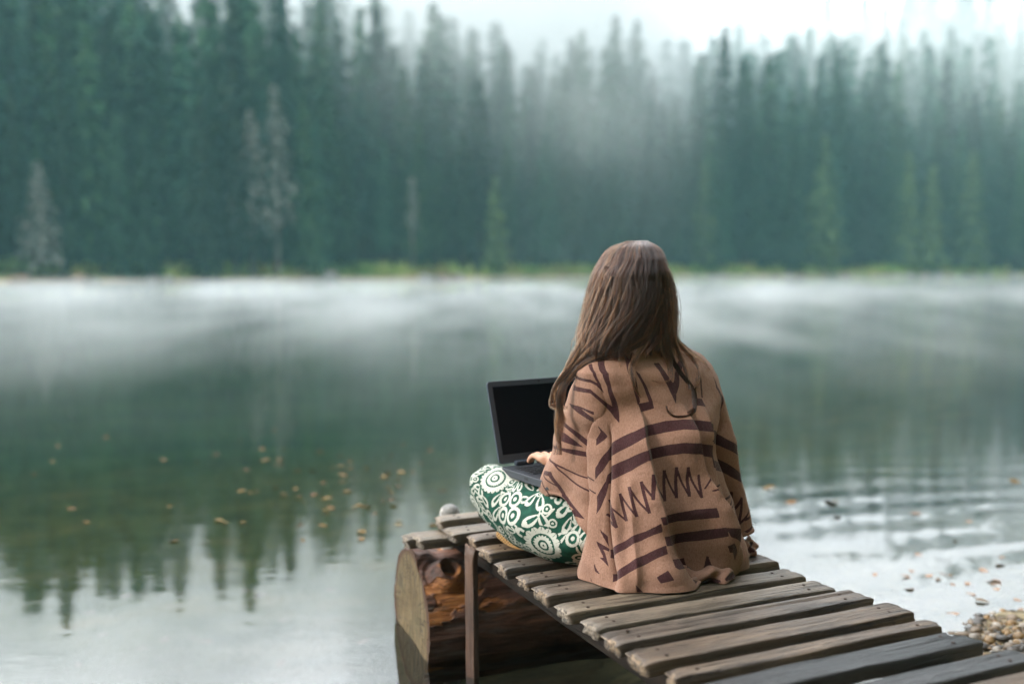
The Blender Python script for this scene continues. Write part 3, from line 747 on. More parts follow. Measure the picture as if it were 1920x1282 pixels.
for i, (ub, uf, vl, vr, mt, T, tl) in enumerate(PL):
    V, Fc = plank_geo(vr - vl, ub - uf, T, i + 1, notch=0.06 if i == 12 else 0, split=0.012 if i == 9 else 0, rag=0.007)
    o = mk('plank', V, Fc, mt, jetty); o.location = jl((ub + uf) / 2, (vl + vr) / 2, DECK); o.rotation_euler = (0, 0.0, math.radians(tl))
    if i in lab: o['label'] = lab[i]
    rg = random.Random(i)
    for vv in (vl + 0.055, vr - 0.06):
        for q in ((-0.22, 0.24) if (ub - uf) > 0.05 else (0.0,)):
            nl = bpy.data.objects.new('nail', NAIL); COL.objects.link(nl); nl.parent = o
            nl.location = (vv - (vl + vr) / 2 + rg.uniform(-.006, .006), q * (ub - uf) + rg.uniform(-.004, .004), 0.0006)
for vv in (1.12, 1.59):
    V, Fc = plank_geo(2.35, 0.06, 0.075, 50 + int(vv * 10), nx=60, ny=6); o = mk('stringer', V, Fc, M_BEAM, jetty)
    o.location = jl(1.76, vv, DECK - 0.033); o.rotation_euler = (0, 0, math.pi / 2)
def pole(name, p0, p1, r0, r1, mat, parent=None, seed=0, seg=20, n=26, cap=0.0):
    p0 = Vector(p0); p1 = Vector(p1); ax = (p1 - p0); L = ax.length; q = ax.to_track_quat('Z', 'X')
    V = []; Fc = []
    for i in range(n):
        t = i / (n - 1); r = r0 + (r1 - r0) * t
        for k in range(seg):
            a = 2 * math.pi * k / seg
            w = 1 + 0.10 * mnoise.noise(Vector((math.cos(a), math.sin(a), t * 5 + seed))) + 0.05 * mnoise.noise(Vector((math.cos(a) * 3, math.sin(a) * 3, t * 18 + seed)))
            bend = Vector((math.sin(t * 4 + seed), math.cos(t * 3 + seed), 0)) * r0 * 0.18
            V.append(p0 + q @ (Vector((r * w * math.cos(a), r * w * math.sin(a), t * L)) + bend))
    for i in range(n - 1):
        for k in range(seg): Fc.append((i * seg + k, i * seg + (k + 1) % seg, (i + 1) * seg + (k + 1) % seg, (i + 1) * seg + k))
    for base, sgn, cen in ((0, -1, p0), ((n - 1) * seg, 1, p1)):
        c = len(V); V.append(cen + ax.normalized() * sgn * cap)
        for k in range(seg):
            f = (c, base + k, base + (k + 1) % seg); Fc.append(f if sgn > 0 else f[::-1])
    return mk(name, V, Fc, mat, parent)
def wpole(name, a, b, r0, r1, mat, seed=0, **kw):     # pole given in world coordinates, made a part of the jetty
    o = pole(name, a, b, r0, r1, mat, None, seed, **kw)
    o.parent = jetty; o.matrix_parent_inverse = (Matrix.Translation(jetty.location) @ Matrix.Rotation(JA, 4, 'Z')).inverted(); return o
V, Fc = plank_geo(1.05, 0.036, 0.022, 91, nx=60, ny=6, rag=0.012); o = mk('stake', V, Fc, M_POST, jetty); o.location = jl(2.545, 1.030, -0.152); o.rotation_euler = (math.radians(8), math.radians(-90.6), math.radians(12)); o['label'] = 'rough reddish wooden stake'
wpole('post', JP(2.50, 1.66, -0.8), JP(2.50, 1.655, 0.36), 0.028, 0.026, M_POST, 5)
wpole('post', JP(1.10, 1.12, -0.5), JP(1.10, 1.12, 0.36), 0.035, 0.034, M_POST, 6)
wpole('post', JP(1.10, 1.60, -0.5), JP(1.10, 1.60, 0.36), 0.035, 0.034, M_POST, 7)
# two short boards lying on the log beside the deck
for i, (ub, uf, vl, vr, z, nm) in enumerate([(2.895, 2.83, 0.945, 1.35, 0.352, 'short board'), (2.845, 2.775, 0.972, 1.35, 0.366, 'short board')]):
    pass
pA = on_plane(767, 1011, 0.352); pB = on_plane(792, 1013, 0.362)
for i, (p, ln, wd, z) in enumerate([(pA, 0.40, 0.062, 0.352), (pB, 0.30, 0.095, 0.362)]):
    V, Fc = plank_geo(ln, wd, 0.030, 70 + i, nx=50, ny=8); o = mk('cross_board', V, Fc, M_PLANKG, jetty)
    c = p + JR * ln / 2 + JU * wd / 2; u = c.dot(JU); v = c.dot(JR)
    o.location = jl(u, v, z)

# ------------------------------------------------------------------ the big floating log under the outer end
LC = Vector((-0.316, 3.03, 0.075)); LR = 0.215
LA = math.radians(20.0); LD = Vector((math.cos(LA), math.sin(LA), 0)); LN = Vector((-math.sin(LA), math.cos(LA), 0))
m = N('log_bark')
P = m.coord('Object')
st1 = m.noise(m.coord('Object', (4, 26, 26)), 1.0, 6, 0.65, 0.8); st2 = m.noise(m.coord('Object', (14, 80, 80)), 1.0, 4, 0.6, 0.5)
pt = m.noise(m.coord('Object', (3.6, 7, 7)), 1.0, 4, 0.6, 0.4)
barkc = m.ramp(st1, [(0.30, (0.012, 0.006, 0.004)), (0.5, (0.090, 0.038, 0.023)), (0.70, (0.24, 0.12, 0.080))])
barec = m.ramp(st2, [(0.30, (0.12, 0.040, 0.012)), (0.6, (0.36, 0.14, 0.038)), (0.8, (0.48, 0.26, 0.10))])
bare = m.math('MULTIPLY', m.mr(pt, 0.545, 0.57), m.mr(m.xyz(P)[0], 0.16, 0.30, 1, 0))
cc = m.mix(bare, barkc, barec)
grey = m.mix(m.mr(m.noise(m.coord('Object', (3, 14, 14), (5, 0, 0)), 1.0, 4, 0.6), 0.52, 0.64, 0, 0.8), cc, (0.15, 0.12, 0.11))
M_LOG = m.surf(grey, 0.6, 0.4, m.bump(m.math('ADD', m.math('ADD', st1, m.math('MULTIPLY', st2, 0.35)), m.math('MULTIPLY', bare, -0.35)), 1.0, 0.012))
m = N('log_cut_face')
X = m.xyz(m.coord('Object'))
rd = m.math('SQRT', m.math('ADD', m.math('POWER', X[1], 2.0), m.math('POWER', X[2], 2.0)))
rdn = m.math('ADD', rd, m.math('MULTIPLY', m.noise(m.coord('Object'), 9, 3), 0.03))
ring = m.math('SINE', m.math('MULTIPLY', rdn, 620.0))
ang = m.math('ARCTAN2', X[2], X[1])
cv = m.new('CombineXYZ'); m.put(cv.inputs[0], m.math('MULTIPLY', ang, 2.2)); m.put(cv.inputs[1], m.math('MULTIPLY', rd, 3.0))
crk = m.mr(m.math('ABSOLUTE', m.math('SUBTRACT', m.noise(cv.outputs[0], 2.3, 2), 0.5)), 0.0, 0.02, 1, 0)
saw = m.noise(m.coord('Object', (1, 90, 9), rot=(0.5, 0, 0)), 1.0, 3, 0.6)
fc = m.ramp(m.math('ADD', m.math('MULTIPLY', ring, 0.06), saw), [(0.3, (0.045, 0.031, 0.014)), (0.5, (0.13, 0.092, 0.045)), (0.7, (0.24, 0.180, 0.095))])
fc = m.mix(m.mr(m.noise(m.coord('Object'), 6, 4, 0.6), 0.5, 0.68, 0, 0.7), fc, (0.10, 0.085, 0.045))
fc = m.mix(m.math('MULTIPLY', crk, 0.8), fc, (0.04, 0.028, 0.018))
fc = m.mix(m.mr(rd, 0.185, 0.205), fc, (0.07, 0.035, 0.02))
M_FACE = m.surf(fc, 0.75, 0.3, m.bump(m.math('ADD', saw, m.math('MULTIPLY', crk, -0.6)), 0.8, 0.008))
big = empty('floating_log', (LC.x, LC.y, LC.z), LA)
tag(big, 'thick half sunk log with patches of orange bare wood, its sawn end beside the jetty', 'log')
ns, nl_ = 150, 170; V = []; kn = (0.080, math.radians(50), 0.034)
LLEN = 1.02
def log_r(x, a):
    r = LR * (1 + 0.03 * math.sin(2 * a + 1) + 0.02 * math.sin(3 * a + x * 2))
    q = Vector((x * 3.5, math.cos(a) * 1.6, math.sin(a) * 1.6))
    r += mnoise.noise(q) * 0.012 + abs(mnoise.noise(Vector((x * 7, math.cos(a) * 7, math.sin(a) * 7)))) * -0.010
    r += mnoise.noise(Vector((x * 10, math.cos(a) * 22, math.sin(a) * 22))) * 0.004
    return r
for i in range(nl_):
    t = i / (nl_ - 1); x = LLEN * t ** 1.5
    for k in range(ns):
        a = 2 * math.pi * k / ns; r = log_r(x, a)
        dd = math.hypot(x - kn[0], LR * ((a - kn[1] + math.pi) % (2 * math.pi) - math.pi))   # the branch stub
        r += 0.052 * math.exp(-(dd / 0.050) ** 4) - 0.050 * math.exp(-(dd / 0.024) ** 4)
        r += 0.005 * math.sin(dd * 260) * math.exp(-(dd / 0.09) ** 2)
        d2 = math.hypot(x - 0.01, LR * ((a - math.radians(78) + math.pi) % (2 * math.pi) - math.pi))
        r += 0.022 * math.exp(-(d2 / 0.05) ** 4)
        V.append((x, -r * math.cos(a), r * math.sin(a)))
o = fast_mesh('bark', np.array(V), grid_faces(nl_, ns, wrap=True)[:, ::1], M_LOG, big)
fv = [(0.004 * mnoise.noise(Vector((0, V[k][1] * 20 * q, V[k][2] * 20 * q))) + 0.006 * (1 - q), V[k][1] * q, V[k][2] * q) for q in (1.0, 0.985, 0.9, 0.75, 0.55, 0.35, 0.15) for k in range(ns)]
ff = [tuple(x) for x in grid_faces(7, ns, wrap=True)]; c = len(fv); fv.append((0.006, 0, 0)); ff += [(6 * ns + k, 6 * ns + (k + 1) % ns, c) for k in range(ns)]
mk('sawn_end', fv, ff, M_FACE, big)
# pale rounded head of a mooring post behind the outermost board
pb = at(843, 960, 3.09)
o = pole('mooring_post', (pb.x, pb.y, -0.9), (pb.x, pb.y, pb.z + 0.0), 0.030, 0.030, M_PALE, None, 9, seg=24, n=20, cap=0.0)
import bmesh as _b
bm = _b.new(); bm.from_mesh(o.data); s = _b.ops.create_uvsphere(bm, u_segments=24, v_segments=12, radius=0.031)
for v in s['verts']: v.co = Vector((v.co.x + pb.x, v.co.y + pb.y, v.co.z * 0.85 + pb.z))
bm.to_mesh(o.data); bm.free(); o.data.polygons.foreach_set('use_smooth', [True] * len(o.data.polygons))
tag(o, 'pale round topped post just behind the outermost plank of the jetty', 'post')

# ------------------------------------------------------------------ gravel bank and leaves
rg = random.Random(21)
bm = bmesh.new(); bmesh.ops.create_icosphere(bm, subdivisions=2, radius=1); ico = [v.co.copy() for v in bm.verts]; icf = [tuple(v.index for v in f.verts) for f in bm.faces]; bm.free()
V = []; T3 = []; mi = []
for i in range(9000):
    x = rg.uniform(0.9, 3.6); ns_ = float(near_shore(x)); y = ns_ + rg.gauss(-0.15, 0.35) + (0.25 if rg.random() < .15 else 0)
    if y < 1.0 or y > ns_ + 0.75 or x / y > 0.62 or x / y < 0.28: continue
    if y > ns_ + 0.12 and rg.random() < 0.75: continue
    r = 0.0045 + 0.016 * rg.random() ** 3.2; z = float(ground_h(x, y)) + r * 0.25
    sx, sy, sz = r * rg.uniform(.8, 1.4), r * rg.uniform(.7, 1.1), r * rg.uniform(.45, .8); yaw = rg.uniform(0, 3.14); cs, sn = math.cos(yaw), math.sin(yaw); se = rg.uniform(0, 99)
    k = len(V); mm = rg.choice([0, 0, 0, 1, 1, 2, 2, 2, 3])
    for c in ico:
        f = 1 + 0.45 * mnoise.noise(c * 1.2 + Vector((se, 0, 0))); a, b_, c_ = c.x * sx * f, c.y * sy * f, c.z * sz * f
        V.append((x + a * cs - b_ * sn, y + a * sn + b_ * cs, z + c_))
    T3 += [(a + k, b_ + k, c_ + k) for a, b_, c_ in icf]; mi += [mm] * len(icf)
def peb_mat(n, a, b):
    m = N(n); return m.surf(m.ramp(m.noise(m.coord('Object'), 60, 4, 0.6), [(0.3, a), (0.7, b)]), 0.5, 0.5, m.bump(m.noise(m.coord('Object'), 200, 3), 0.3, 0.002))
PM = [peb_mat('pebble_dark', (0.03, 0.025, 0.02), (0.09, 0.075, 0.06)), peb_mat('pebble_ochre', (0.13, 0.075, 0.028), (0.30, 0.18, 0.07)),
      peb_mat('pebble_brown', (0.09, 0.06, 0.035), (0.22, 0.16, 0.10)), peb_mat('pebble_pale', (0.20, 0.165, 0.13), (0.36, 0.31, 0.25))]
tag(mk('gravel', V, T3, PM, mi=mi), 'wet ochre and grey gravel at the waterline beside the near end of the jetty', 'gravel', kind='stuff')
# fallen leaves: floating near, lying on the bed further out
m = N('fallen_leaf'); R = m.rnd()
M_LEAF = m.surf(m.mix(m.mr(m.noise(m.coord('Object'), 20, 3), .4, .65), m.ramp(R, [(0.0, (0.16, 0.10, 0.025)), (0.35, (0.22, 0.15, 0.035)), (0.7, (0.15, 0.07, 0.025)), (1.0, (0.14, 0.09, 0.03))]), (0.10, 0.055, 0.02)), 0.7, 0.2)
m = N('pale_leaf'); M_LEAF2 = m.surf(m.ramp(m.noise(m.coord('Object'), 25, 3), [(0.3, (0.26, 0.18, 0.13)), (0.7, (0.40, 0.28, 0.21))]), 0.7, 0.2)
def leaf_mesh(seed, mat):
    r = random.Random(seed); L = 1.0; V = []; Fc = []; n = 11
    for i in range(n):
        t = i / (n - 1); w = 0.32 * math.sin(math.pi * t ** 0.8) ** 0.8 * (1 + 0.12 * math.sin(i * 2.5 + seed)); x = L * (t - 0.5)
        cu = 0.10 * math.sin(t * 3 + seed)
        V += [(x, -w, 0.06 * w + cu), (x, 0, cu - 0.02), (x, w, 0.09 * w + cu)]
    V += [(-0.5, 0, 0), (-0.72, 0.05, 0.03), (-0.72, 0.03, 0.03)]
    for i in range(n - 1):
        for k in (0, 1): a = i * 3 + k; Fc.append((a, a + 1, a + 4, a + 3))
    Fc.append((n * 3, n * 3 + 1, n * 3 + 2))
    me = bpy.data.meshes.new('leaf'); me.from_pydata(V, [], Fc); me.materials.append(mat); me.polygons.foreach_set('use_smooth', [True] * len(me.polygons)); return me
LM = [leaf_mesh(k, M_LEAF) for k in range(4)]; LP = [leaf_mesh(k + 9, M_LEAF2) for k in range(3)]
def leaf(px, py, size, ms, z, label, group=None):
    p = on_plane(px, py, z); o = bpy.data.objects.new('fallen_leaf', rg.choice(ms)); COL.objects.link(o)
    o.location = p; o.rotation_euler = (rg.uniform(-.12, .12), rg.uniform(-.12, .12), rg.uniform(0, 6.28)); o.scale = (size, size, size * 0.8)
    return tag(o, label, 'leaf', group)
GA = 'yellow leaves drifting in the dark water left of the jetty'
for i in range(85):
    px = rg.gauss(640, 130); py = rg.gauss(905, 55)
    if i % 3 == 0: px = rg.uniform(60, 860); py = rg.uniform(800, 1020)
    if px > 830 or px < 10 or py > 1030: continue
    leaf(px, py, rg.uniform(0.03, 0.065), LM, 0.003, 'small yellow leaf drifting in the dark tree reflection left of the jetty', GA)
for px, py, lb in [(1480, 942, 'orange leaf floating between the poncho and the ripples, left of two'), (1558, 940, 'orange leaf floating at the start of the round ripples, right of two'),
                   (1440, 915, 'yellow leaf floating close to the right side of the poncho'), (1905, 903, 'orange leaf floating at the right edge above the ripples')]:
    leaf(px, py, 0.085, LM, 0.004, lb)
for i in range(26):
    px, py = rg.choice([(rg.uniform(1780, 1915), rg.uniform(1065, 1130)), (rg.uniform(1640, 1915), rg.uniform(1060, 1170)), (rg.uniform(1500, 1900), rg.uniform(960, 1100))])
    leaf(px, py, rg.uniform(0.025, 0.06), LP, 0.003, 'pale pinkish leaf afloat off the gravel bank on the right', 'pale leaves afloat off the gravel bank')
for i in range(16):
    leaf(rg.uniform(120, 720), rg.uniform(1090, 1250), rg.uniform(0.03, 0.06), LP, -0.02, 'pale leaf drifting in the bright water at lower left', 'pale leaves on the bright water at lower left')
leaf(1842, 1126, 0.05, LM, 0.004, 'narrow olive leaf floating alone in front of the gravel bank')
# woven pattern and creases of the poncho, in its own surface coordinates (angle round the body, height)
FOLDS = [('r',0.024,0.16,[(0.4498,-1.274),(0.3404,-1.786),(0.2356,-1.82),(0.1108,-1.724),(0.0007,-1.717)]),('v',0.03,0.11,[(0.3731,-1.378),(0.311,-1.457),(0.2229,-1.464),(0.1475,-1.464),(0.0781,-1.419),(0.024,-1.333)]),('s',0.04,0.13,[(0.4138,-0.638),(0.337,-0.662),(0.2736,-0.596),(0.1982,-0.524),(0.1368,-0.472),(0.0768,-0.379),(0.0154,-0.15)]),('s',0.032,0.13,[(0.4151,0.009),(0.3504,0.026),(0.279,0.081),(0.2256,0.143),(0.1582,0.254),(0.0834,0.365),(0.0414,0.507)]),('s',0.026,0.08,[(0.4038,0.309),(0.3257,0.334),(0.2603,0.351),(0.1942,0.351),(0.1241,0.296),(0.0914,0.32)]),('r',0.019,0.12,[(0.2736,-0.96),(0.1735,-0.935),(0.032,-0.908)]),('r',0.008,0.1,[(0.297,-0.202),(0.2076,-0.182),(0.1075,-0.119)]),('v',0.026,0.1,[(0.1715,-0.289),(0.0848,-0.178),(0.014,-0.036)])]
PAT_B = [[(-1.198,0.5306),(-1.049,0.5346),(-0.845,0.5019),(-0.949,0.4552),(-1.112,0.3831),(-1.208,0.3964),(-1.333,0.4338),(-1.506,0.4512),(-1.9,0.4618),(-1.893,0.4792),(-1.9,0.4652),(-1.416,0.4625),(-1.146,0.4218),(-0.991,0.4712),(-0.966,0.5019)],[(-1.406,0.5212),(-1.305,0.5239),(-1.098,0.5039),(-1.098,0.4785),(-1.129,0.4552),(-1.219,0.4739),(-1.319,0.4799),(-1.731,0.4825),(-1.886,0.4925),(-1.803,0.4979),(-1.578,0.4899),(-1.274,0.4879),(-1.153,0.4792),(-1.174,0.5039)],[(-0.607,0.4305),(-0.365,0.4372),(-0.379,0.4191),(-0.614,0.4098)],[(-0.673,0.5499),(-0.51,0.5473),(-0.434,0.4932),(-0.558,0.4345),(-0.624,0.4271),(-0.562,0.4632),(-0.513,0.4992),(-0.565,0.5259)],[(-0.406,0.5086),(-0.354,0.5006),(-0.334,0.4672),(-0.365,0.4338),(-0.424,0.4311),(-0.382,0.4672),(-0.389,0.4959)],[(-0.123,0.5246),(-0.05,0.5239),(-0.022,0.4972),(-0.005,0.4752),(0.123,0.5132),(0.316,0.5399),(0.365,0.5373),(0.126,0.4959),(-0.009,0.4505),(-0.061,0.4251),(-0.071,0.4438),(-0.074,0.4779),(-0.085,0.5032)],[(0.213,0.4372),(0.358,0.4325),(0.368,0.4125),(0.182,0.4191)],[(0.503,0.4992),(0.462,0.4839),(0.403,0.4605),(0.382,0.4345),(0.354,0.4352),(0.372,0.4612),(0.424,0.4839)],[(0.375,0.4845),(0.285,0.4592),(0.23,0.4338),(0.206,0.4345),(0.261,0.4598),(0.354,0.4852)],[(0.797,0.4845),(0.811,0.4552),(1.029,0.4185),(1.053,0.4345),(1.042,0.4238),(1.011,0.3931),(0.852,0.3818),(0.932,0.4158),(0.756,0.4532)],[(-1.693,0.271),(-1.63,0.2957),(-1.52,0.329),(-1.215,0.3437),(-0.807,0.3657),(-0.628,0.3778),(-0.282,0.3878),(-0.061,0.3884),(0.164,0.3824),(0.489,0.3691),(0.534,0.3444),(0.13,0.3584),(-0.105,0.3651),(-0.316,0.3611),(-0.659,0.3511),(-0.904,0.331),(-1.195,0.315),(-1.551,0.293),(-1.61,0.2663),(-1.693,0.2423)],[(-1.565,0.2583),(-1.499,0.2743),(-0.966,0.301),(-0.676,0.3197),(-0.327,0.3317),(-0.126,0.3344),(0.14,0.327),(0.593,0.3083),(0.337,0.2883),(0.033,0.3037),(-0.133,0.309),(-0.337,0.3057),(-0.655,0.295),(-0.925,0.2716),(-1.24,0.2536),(-1.547,0.2383),(-1.568,0.2089),(-1.61,0.1822),(-1.658,0.1608),(-1.682,0.2016),(-1.623,0.2236),(-1.575,0.2429)],[(0.5,0.3551),(0.991,0.331),(0.994,0.3123),(1.001,0.2983),(1.011,0.2696),(1.004,0.2903),(0.932,0.309),(0.299,0.329)],[(0.306,0.293),(1.008,0.261),(1.029,0.2376),(1.039,0.2162),(1.042,0.1882),(1.039,0.2156),(0.828,0.2429),(0.316,0.265)],[(-1.502,0.0894),(-1.074,0.1081),(-0.724,0.1281),(-0.552,0.1475),(-0.531,0.1261),(-0.797,0.1061),(-1.081,0.0914),(-1.492,0.0714)],[(-0.558,0.1615),(-0.254,0.1702),(-0.081,0.1742),(0.088,0.1715),(0.095,0.1482),(-0.092,0.1502),(-0.247,0.1502),(-0.531,0.1428)],[(-1.44,0.038),(-1.098,0.0587),(-0.756,0.0774),(-0.496,0.0954),(-0.479,0.0754),(-0.762,0.0574),(-1.063,0.0427),(-1.416,0.018)],[(-0.507,0.1148),(-0.143,0.1228),(0.012,0.1241),(0.137,0.1228),(0.157,0.1008),(0.009,0.1001),(-0.13,0.1014),(-0.486,0.0934)],[(-0.42,0.0627),(-0.112,0.0674),(-0.081,0.0461),(-0.347,0.0434),(-0.396,0.0474)],[(-0.631,0.034),(-0.493,0.0434),(-0.42,0.0287),(-0.583,0.0234)],[(0.009,0.0661),(0.043,0.0374),(0.002,0.036)],[(-0.928,0.022),(-0.797,0.0027),(-0.901,0.004)],[(0.143,0.0774),(0.213,0.0821),(0.299,0.0581),(0.296,0.04),(0.22,0.0587),(0.175,0.0607)],[(0.133,0.1221),(0.804,0.0821),(0.396,0.0707),(0.178,0.0981)],[(-1.596,0.1281),(-1.527,0.1161),(-1.516,0.0934),(-1.561,0.1115)],[(-1.62,0.0994),(-1.513,0.0901),(-1.513,0.0834),(-1.568,0.0848),(-1.489,0.0514),(-1.582,0.0641),(-1.558,0.0674),(-1.603,0.0888)],[(-1.616,0.0534),(-1.558,0.0274),(-1.589,0.032)],[(-1.63,0.0174),(-1.603,0.0047),(-1.616,0.006)],[(-1.578,0.3751),(-1.568,0.3644),(-1.533,0.3511),(-1.682,0.3244),(-1.682,0.3397),(-1.589,0.3591)],[(-1.9,0.4472),(-1.9,0.4205),(-1.627,0.4051),(-1.623,0.3991),(-1.9,0.4145),(-1.582,0.3931),(-1.575,0.3818),(-1.9,0.4011)],[(-1.827,0.2429),(-1.717,0.2369),(-1.71,0.2403),(-1.824,0.2469)],[(-1.81,0.2136),(-1.699,0.2069),(-1.693,0.2109),(-1.814,0.2169)],[(-1.558,0.1642),(-1.264,0.1362),(-1.208,0.1402),(-1.533,0.1689)],[(-1.215,0.1388),(-1.388,0.2022),(-1.544,0.1996),(-1.267,0.1375)],[(-1.54,0.1982),(-1.049,0.1522),(-1.018,0.1555),(-1.523,0.2016)],[(-1.008,0.1535),(-1.139,0.2189),(-1.202,0.2169),(-1.067,0.1522)],[(-1.188,0.2156),(-0.863,0.1622),(-0.835,0.1655),(-1.153,0.2182)],[(-0.825,0.1642),(-0.946,0.2356),(-1.011,0.2336),(-0.877,0.1622)],[(-0.998,0.2323),(-0.686,0.1715),(-0.666,0.1749),(-0.963,0.2356)],[(-0.659,0.1729),(-0.738,0.2489),(-0.787,0.2469),(-0.7,0.1715)],[(-0.78,0.2456),(-0.617,0.2062),(-0.593,0.2096),(-0.752,0.2489)],[(-0.603,0.2056),(-0.541,0.2636),(-0.614,0.265),(-0.645,0.2056)],[(-0.61,0.2636),(-0.424,0.1989),(-0.396,0.2002),(-0.583,0.265)],[(-0.392,0.1989),(-0.358,0.2723),(-0.403,0.2723),(-0.437,0.1989)],[(-0.396,0.2703),(-0.265,0.2049),(-0.244,0.2069),(-0.372,0.2723)],[(-0.24,0.2049),(-0.206,0.2776),(-0.244,0.2783),(-0.275,0.2049)],[(-0.24,0.2763),(-0.133,0.2062),(-0.109,0.2082),(-0.216,0.2783)],[(-0.105,0.2062),(-0.071,0.2756),(-0.105,0.2763),(-0.143,0.2069)],[(-0.102,0.2743),(-0.016,0.2002),(0.002,0.2016),(-0.078,0.2763)],[(0.002,0.2002),(0.022,0.2563),(0.002,0.257),(-0.019,0.2002)],[(0.04,0.2202),(0.209,0.2583),(0.185,0.2596),(0.026,0.2216)],[(0.105,0.2122),(0.593,0.2276),(0.548,0.2316),(0.088,0.2156)],[(0.475,0.1742),(1.046,0.1815),(1.042,0.1875),(0.444,0.1795)],[(1.039,0.1869),(0.493,0.1455),(0.562,0.1422),(1.046,0.1835)],[(0.541,0.1415),(1.042,0.1595),(1.046,0.1648),(0.5,0.1468)],[(1.046,0.1642),(0.759,0.1141),(0.987,0.1055),(1.046,0.1615)],[(0.897,0.1075),(1.036,0.1395),(1.036,0.1442),(0.766,0.1155)]]
PAT_L = [[(-0.344,0.505),(1.015,0.505),(0.5,0.4983),(0.652,0.4511),(0.659,0.3724),(0.617,0.3904),(-0.375,0.4337),(-0.873,0.4539),(-1.869,0.4544),(-1.9,0.4696),(-1.71,0.4657),(-0.897,0.464),(0.292,0.4196),(0.012,0.4702),(-0.071,0.4999)],[(-1.357,0.505),(-0.928,0.505),(-0.555,0.5022),(-0.372,0.478),(-0.15,0.455),(-0.621,0.4741),(-0.925,0.4797),(-1.81,0.4831),(-1.9,0.4904),(-1.9,0.4926),(-1.655,0.4893),(-0.918,0.4876),(-0.524,0.4797),(-0.818,0.5022)],[(-0.168,0.2623),(-0.071,0.2854),(0.202,0.3157),(0.721,0.3264),(0.662,0.3545),(0.662,0.3646),(0.659,0.3736),(0.659,0.3758),(0.662,0.3719),(0.662,0.3663),(0.662,0.3567),(0.666,0.3589),(0.666,0.3595),(0.662,0.3556),(0.697,0.3359),(0.776,0.3056),(0.797,0.291),(0.271,0.2764),(0.064,0.2522),(-0.154,0.2337)],[(0.247,0.2404),(0.652,0.25),(0.825,0.2741),(0.8,0.2904),(0.783,0.3017),(0.776,0.305),(0.787,0.2988),(0.8,0.2904),(0.825,0.2747),(0.814,0.2809),(0.811,0.2826),(0.818,0.2792),(0.832,0.2674),(0.832,0.2438),(0.814,0.2253),(0.292,0.2202),(0.116,0.1949),(-0.081,0.173),(-0.341,0.1562),(-0.251,0.1955),(-0.029,0.2129),(0.164,0.2275)],[(-0.271,0.1219),(0.026,0.1034),(0.04,0.0758),(-0.161,0.1017)],[(-0.517,0.0938),(0.04,0.0719),(0.043,0.0635),(-0.265,0.0719),(0.085,0.023),(-0.437,0.05),(-0.24,0.0506),(-0.479,0.0798)],[(-0.638,0.041),(-0.358,0.0045),(-0.558,0.014)],[(-0.787,0.0),(-0.641,0.0),(-0.707,0.0)],[(-0.614,0.3752),(-0.427,0.3623),(-0.088,0.3443),(-0.368,0.3185),(-0.472,0.3359),(-0.441,0.3561)],[(-1.9,0.4202),(-1.364,0.4174),(-0.69,0.4078),(-0.686,0.4005),(-1.305,0.4123),(-0.676,0.3927),(-0.659,0.382),(-1.278,0.3983)],[(-1.9,0.3825),(-1.9,0.3797),(-1.278,0.3522),(-0.41,0.3208),(-0.354,0.3056),(-0.946,0.3275),(-1.558,0.3539),(-1.9,0.3736)],[(-1.9,0.3354),(-1.793,0.3449),(-1.451,0.3382),(-0.752,0.3129),(-1.025,0.314),(-1.568,0.3191),(-1.779,0.3247)],[(-1.9,0.3033),(-1.572,0.3017),(-0.977,0.305),(-0.337,0.3),(-0.299,0.2893),(-0.908,0.2915),(-1.406,0.2949),(-1.779,0.2938)],[(-1.845,0.2371),(-1.495,0.2415),(-1.361,0.2118),(-1.295,0.1882),(-0.987,0.1668),(-0.669,0.1432),(-1.119,0.1466),(-1.675,0.1348),(-1.779,0.1489),(-1.157,0.1545),(-1.032,0.1601),(-1.406,0.1809),(-1.461,0.2095),(-1.572,0.2292),(-1.838,0.2275)],[(-1.9,0.2685),(-1.16,0.255),(-1.143,0.259),(-1.89,0.2724)],[(-1.181,0.2556),(-0.617,0.2415),(-0.596,0.2449),(-1.174,0.2595)],[(-0.638,0.2421),(-0.22,0.2297),(-0.199,0.2331),(-0.621,0.2455)],[(-1.485,0.2618),(-0.96,0.2303),(-0.918,0.2331),(-1.461,0.2651)],[(-0.97,0.2309),(-0.548,0.2123),(-0.517,0.2151),(-0.939,0.2348)],[(-0.565,0.2129),(-0.278,0.2017),(-0.251,0.2045),(-0.538,0.2163)],[(-1.9,0.2196),(-1.741,0.1764),(-1.693,0.1781),(-1.865,0.2208)],[(-1.748,0.1764),(-1.44,0.1652),(-1.402,0.168),(-1.706,0.1792)],[(-1.838,0.2253),(-1.419,0.2045),(-1.388,0.2067),(-1.786,0.2281)],[(-1.43,0.2056),(-1.388,0.1854),(-1.35,0.1871),(-1.395,0.2067)],[(0.061,0.1522),(0.655,0.1129),(0.659,0.1168),(0.188,0.155)],[(0.659,0.1157),(0.379,0.1837),(0.226,0.1842),(0.655,0.114)],[(0.24,0.1826),(0.676,0.1286),(0.683,0.132),(0.337,0.1842)]]
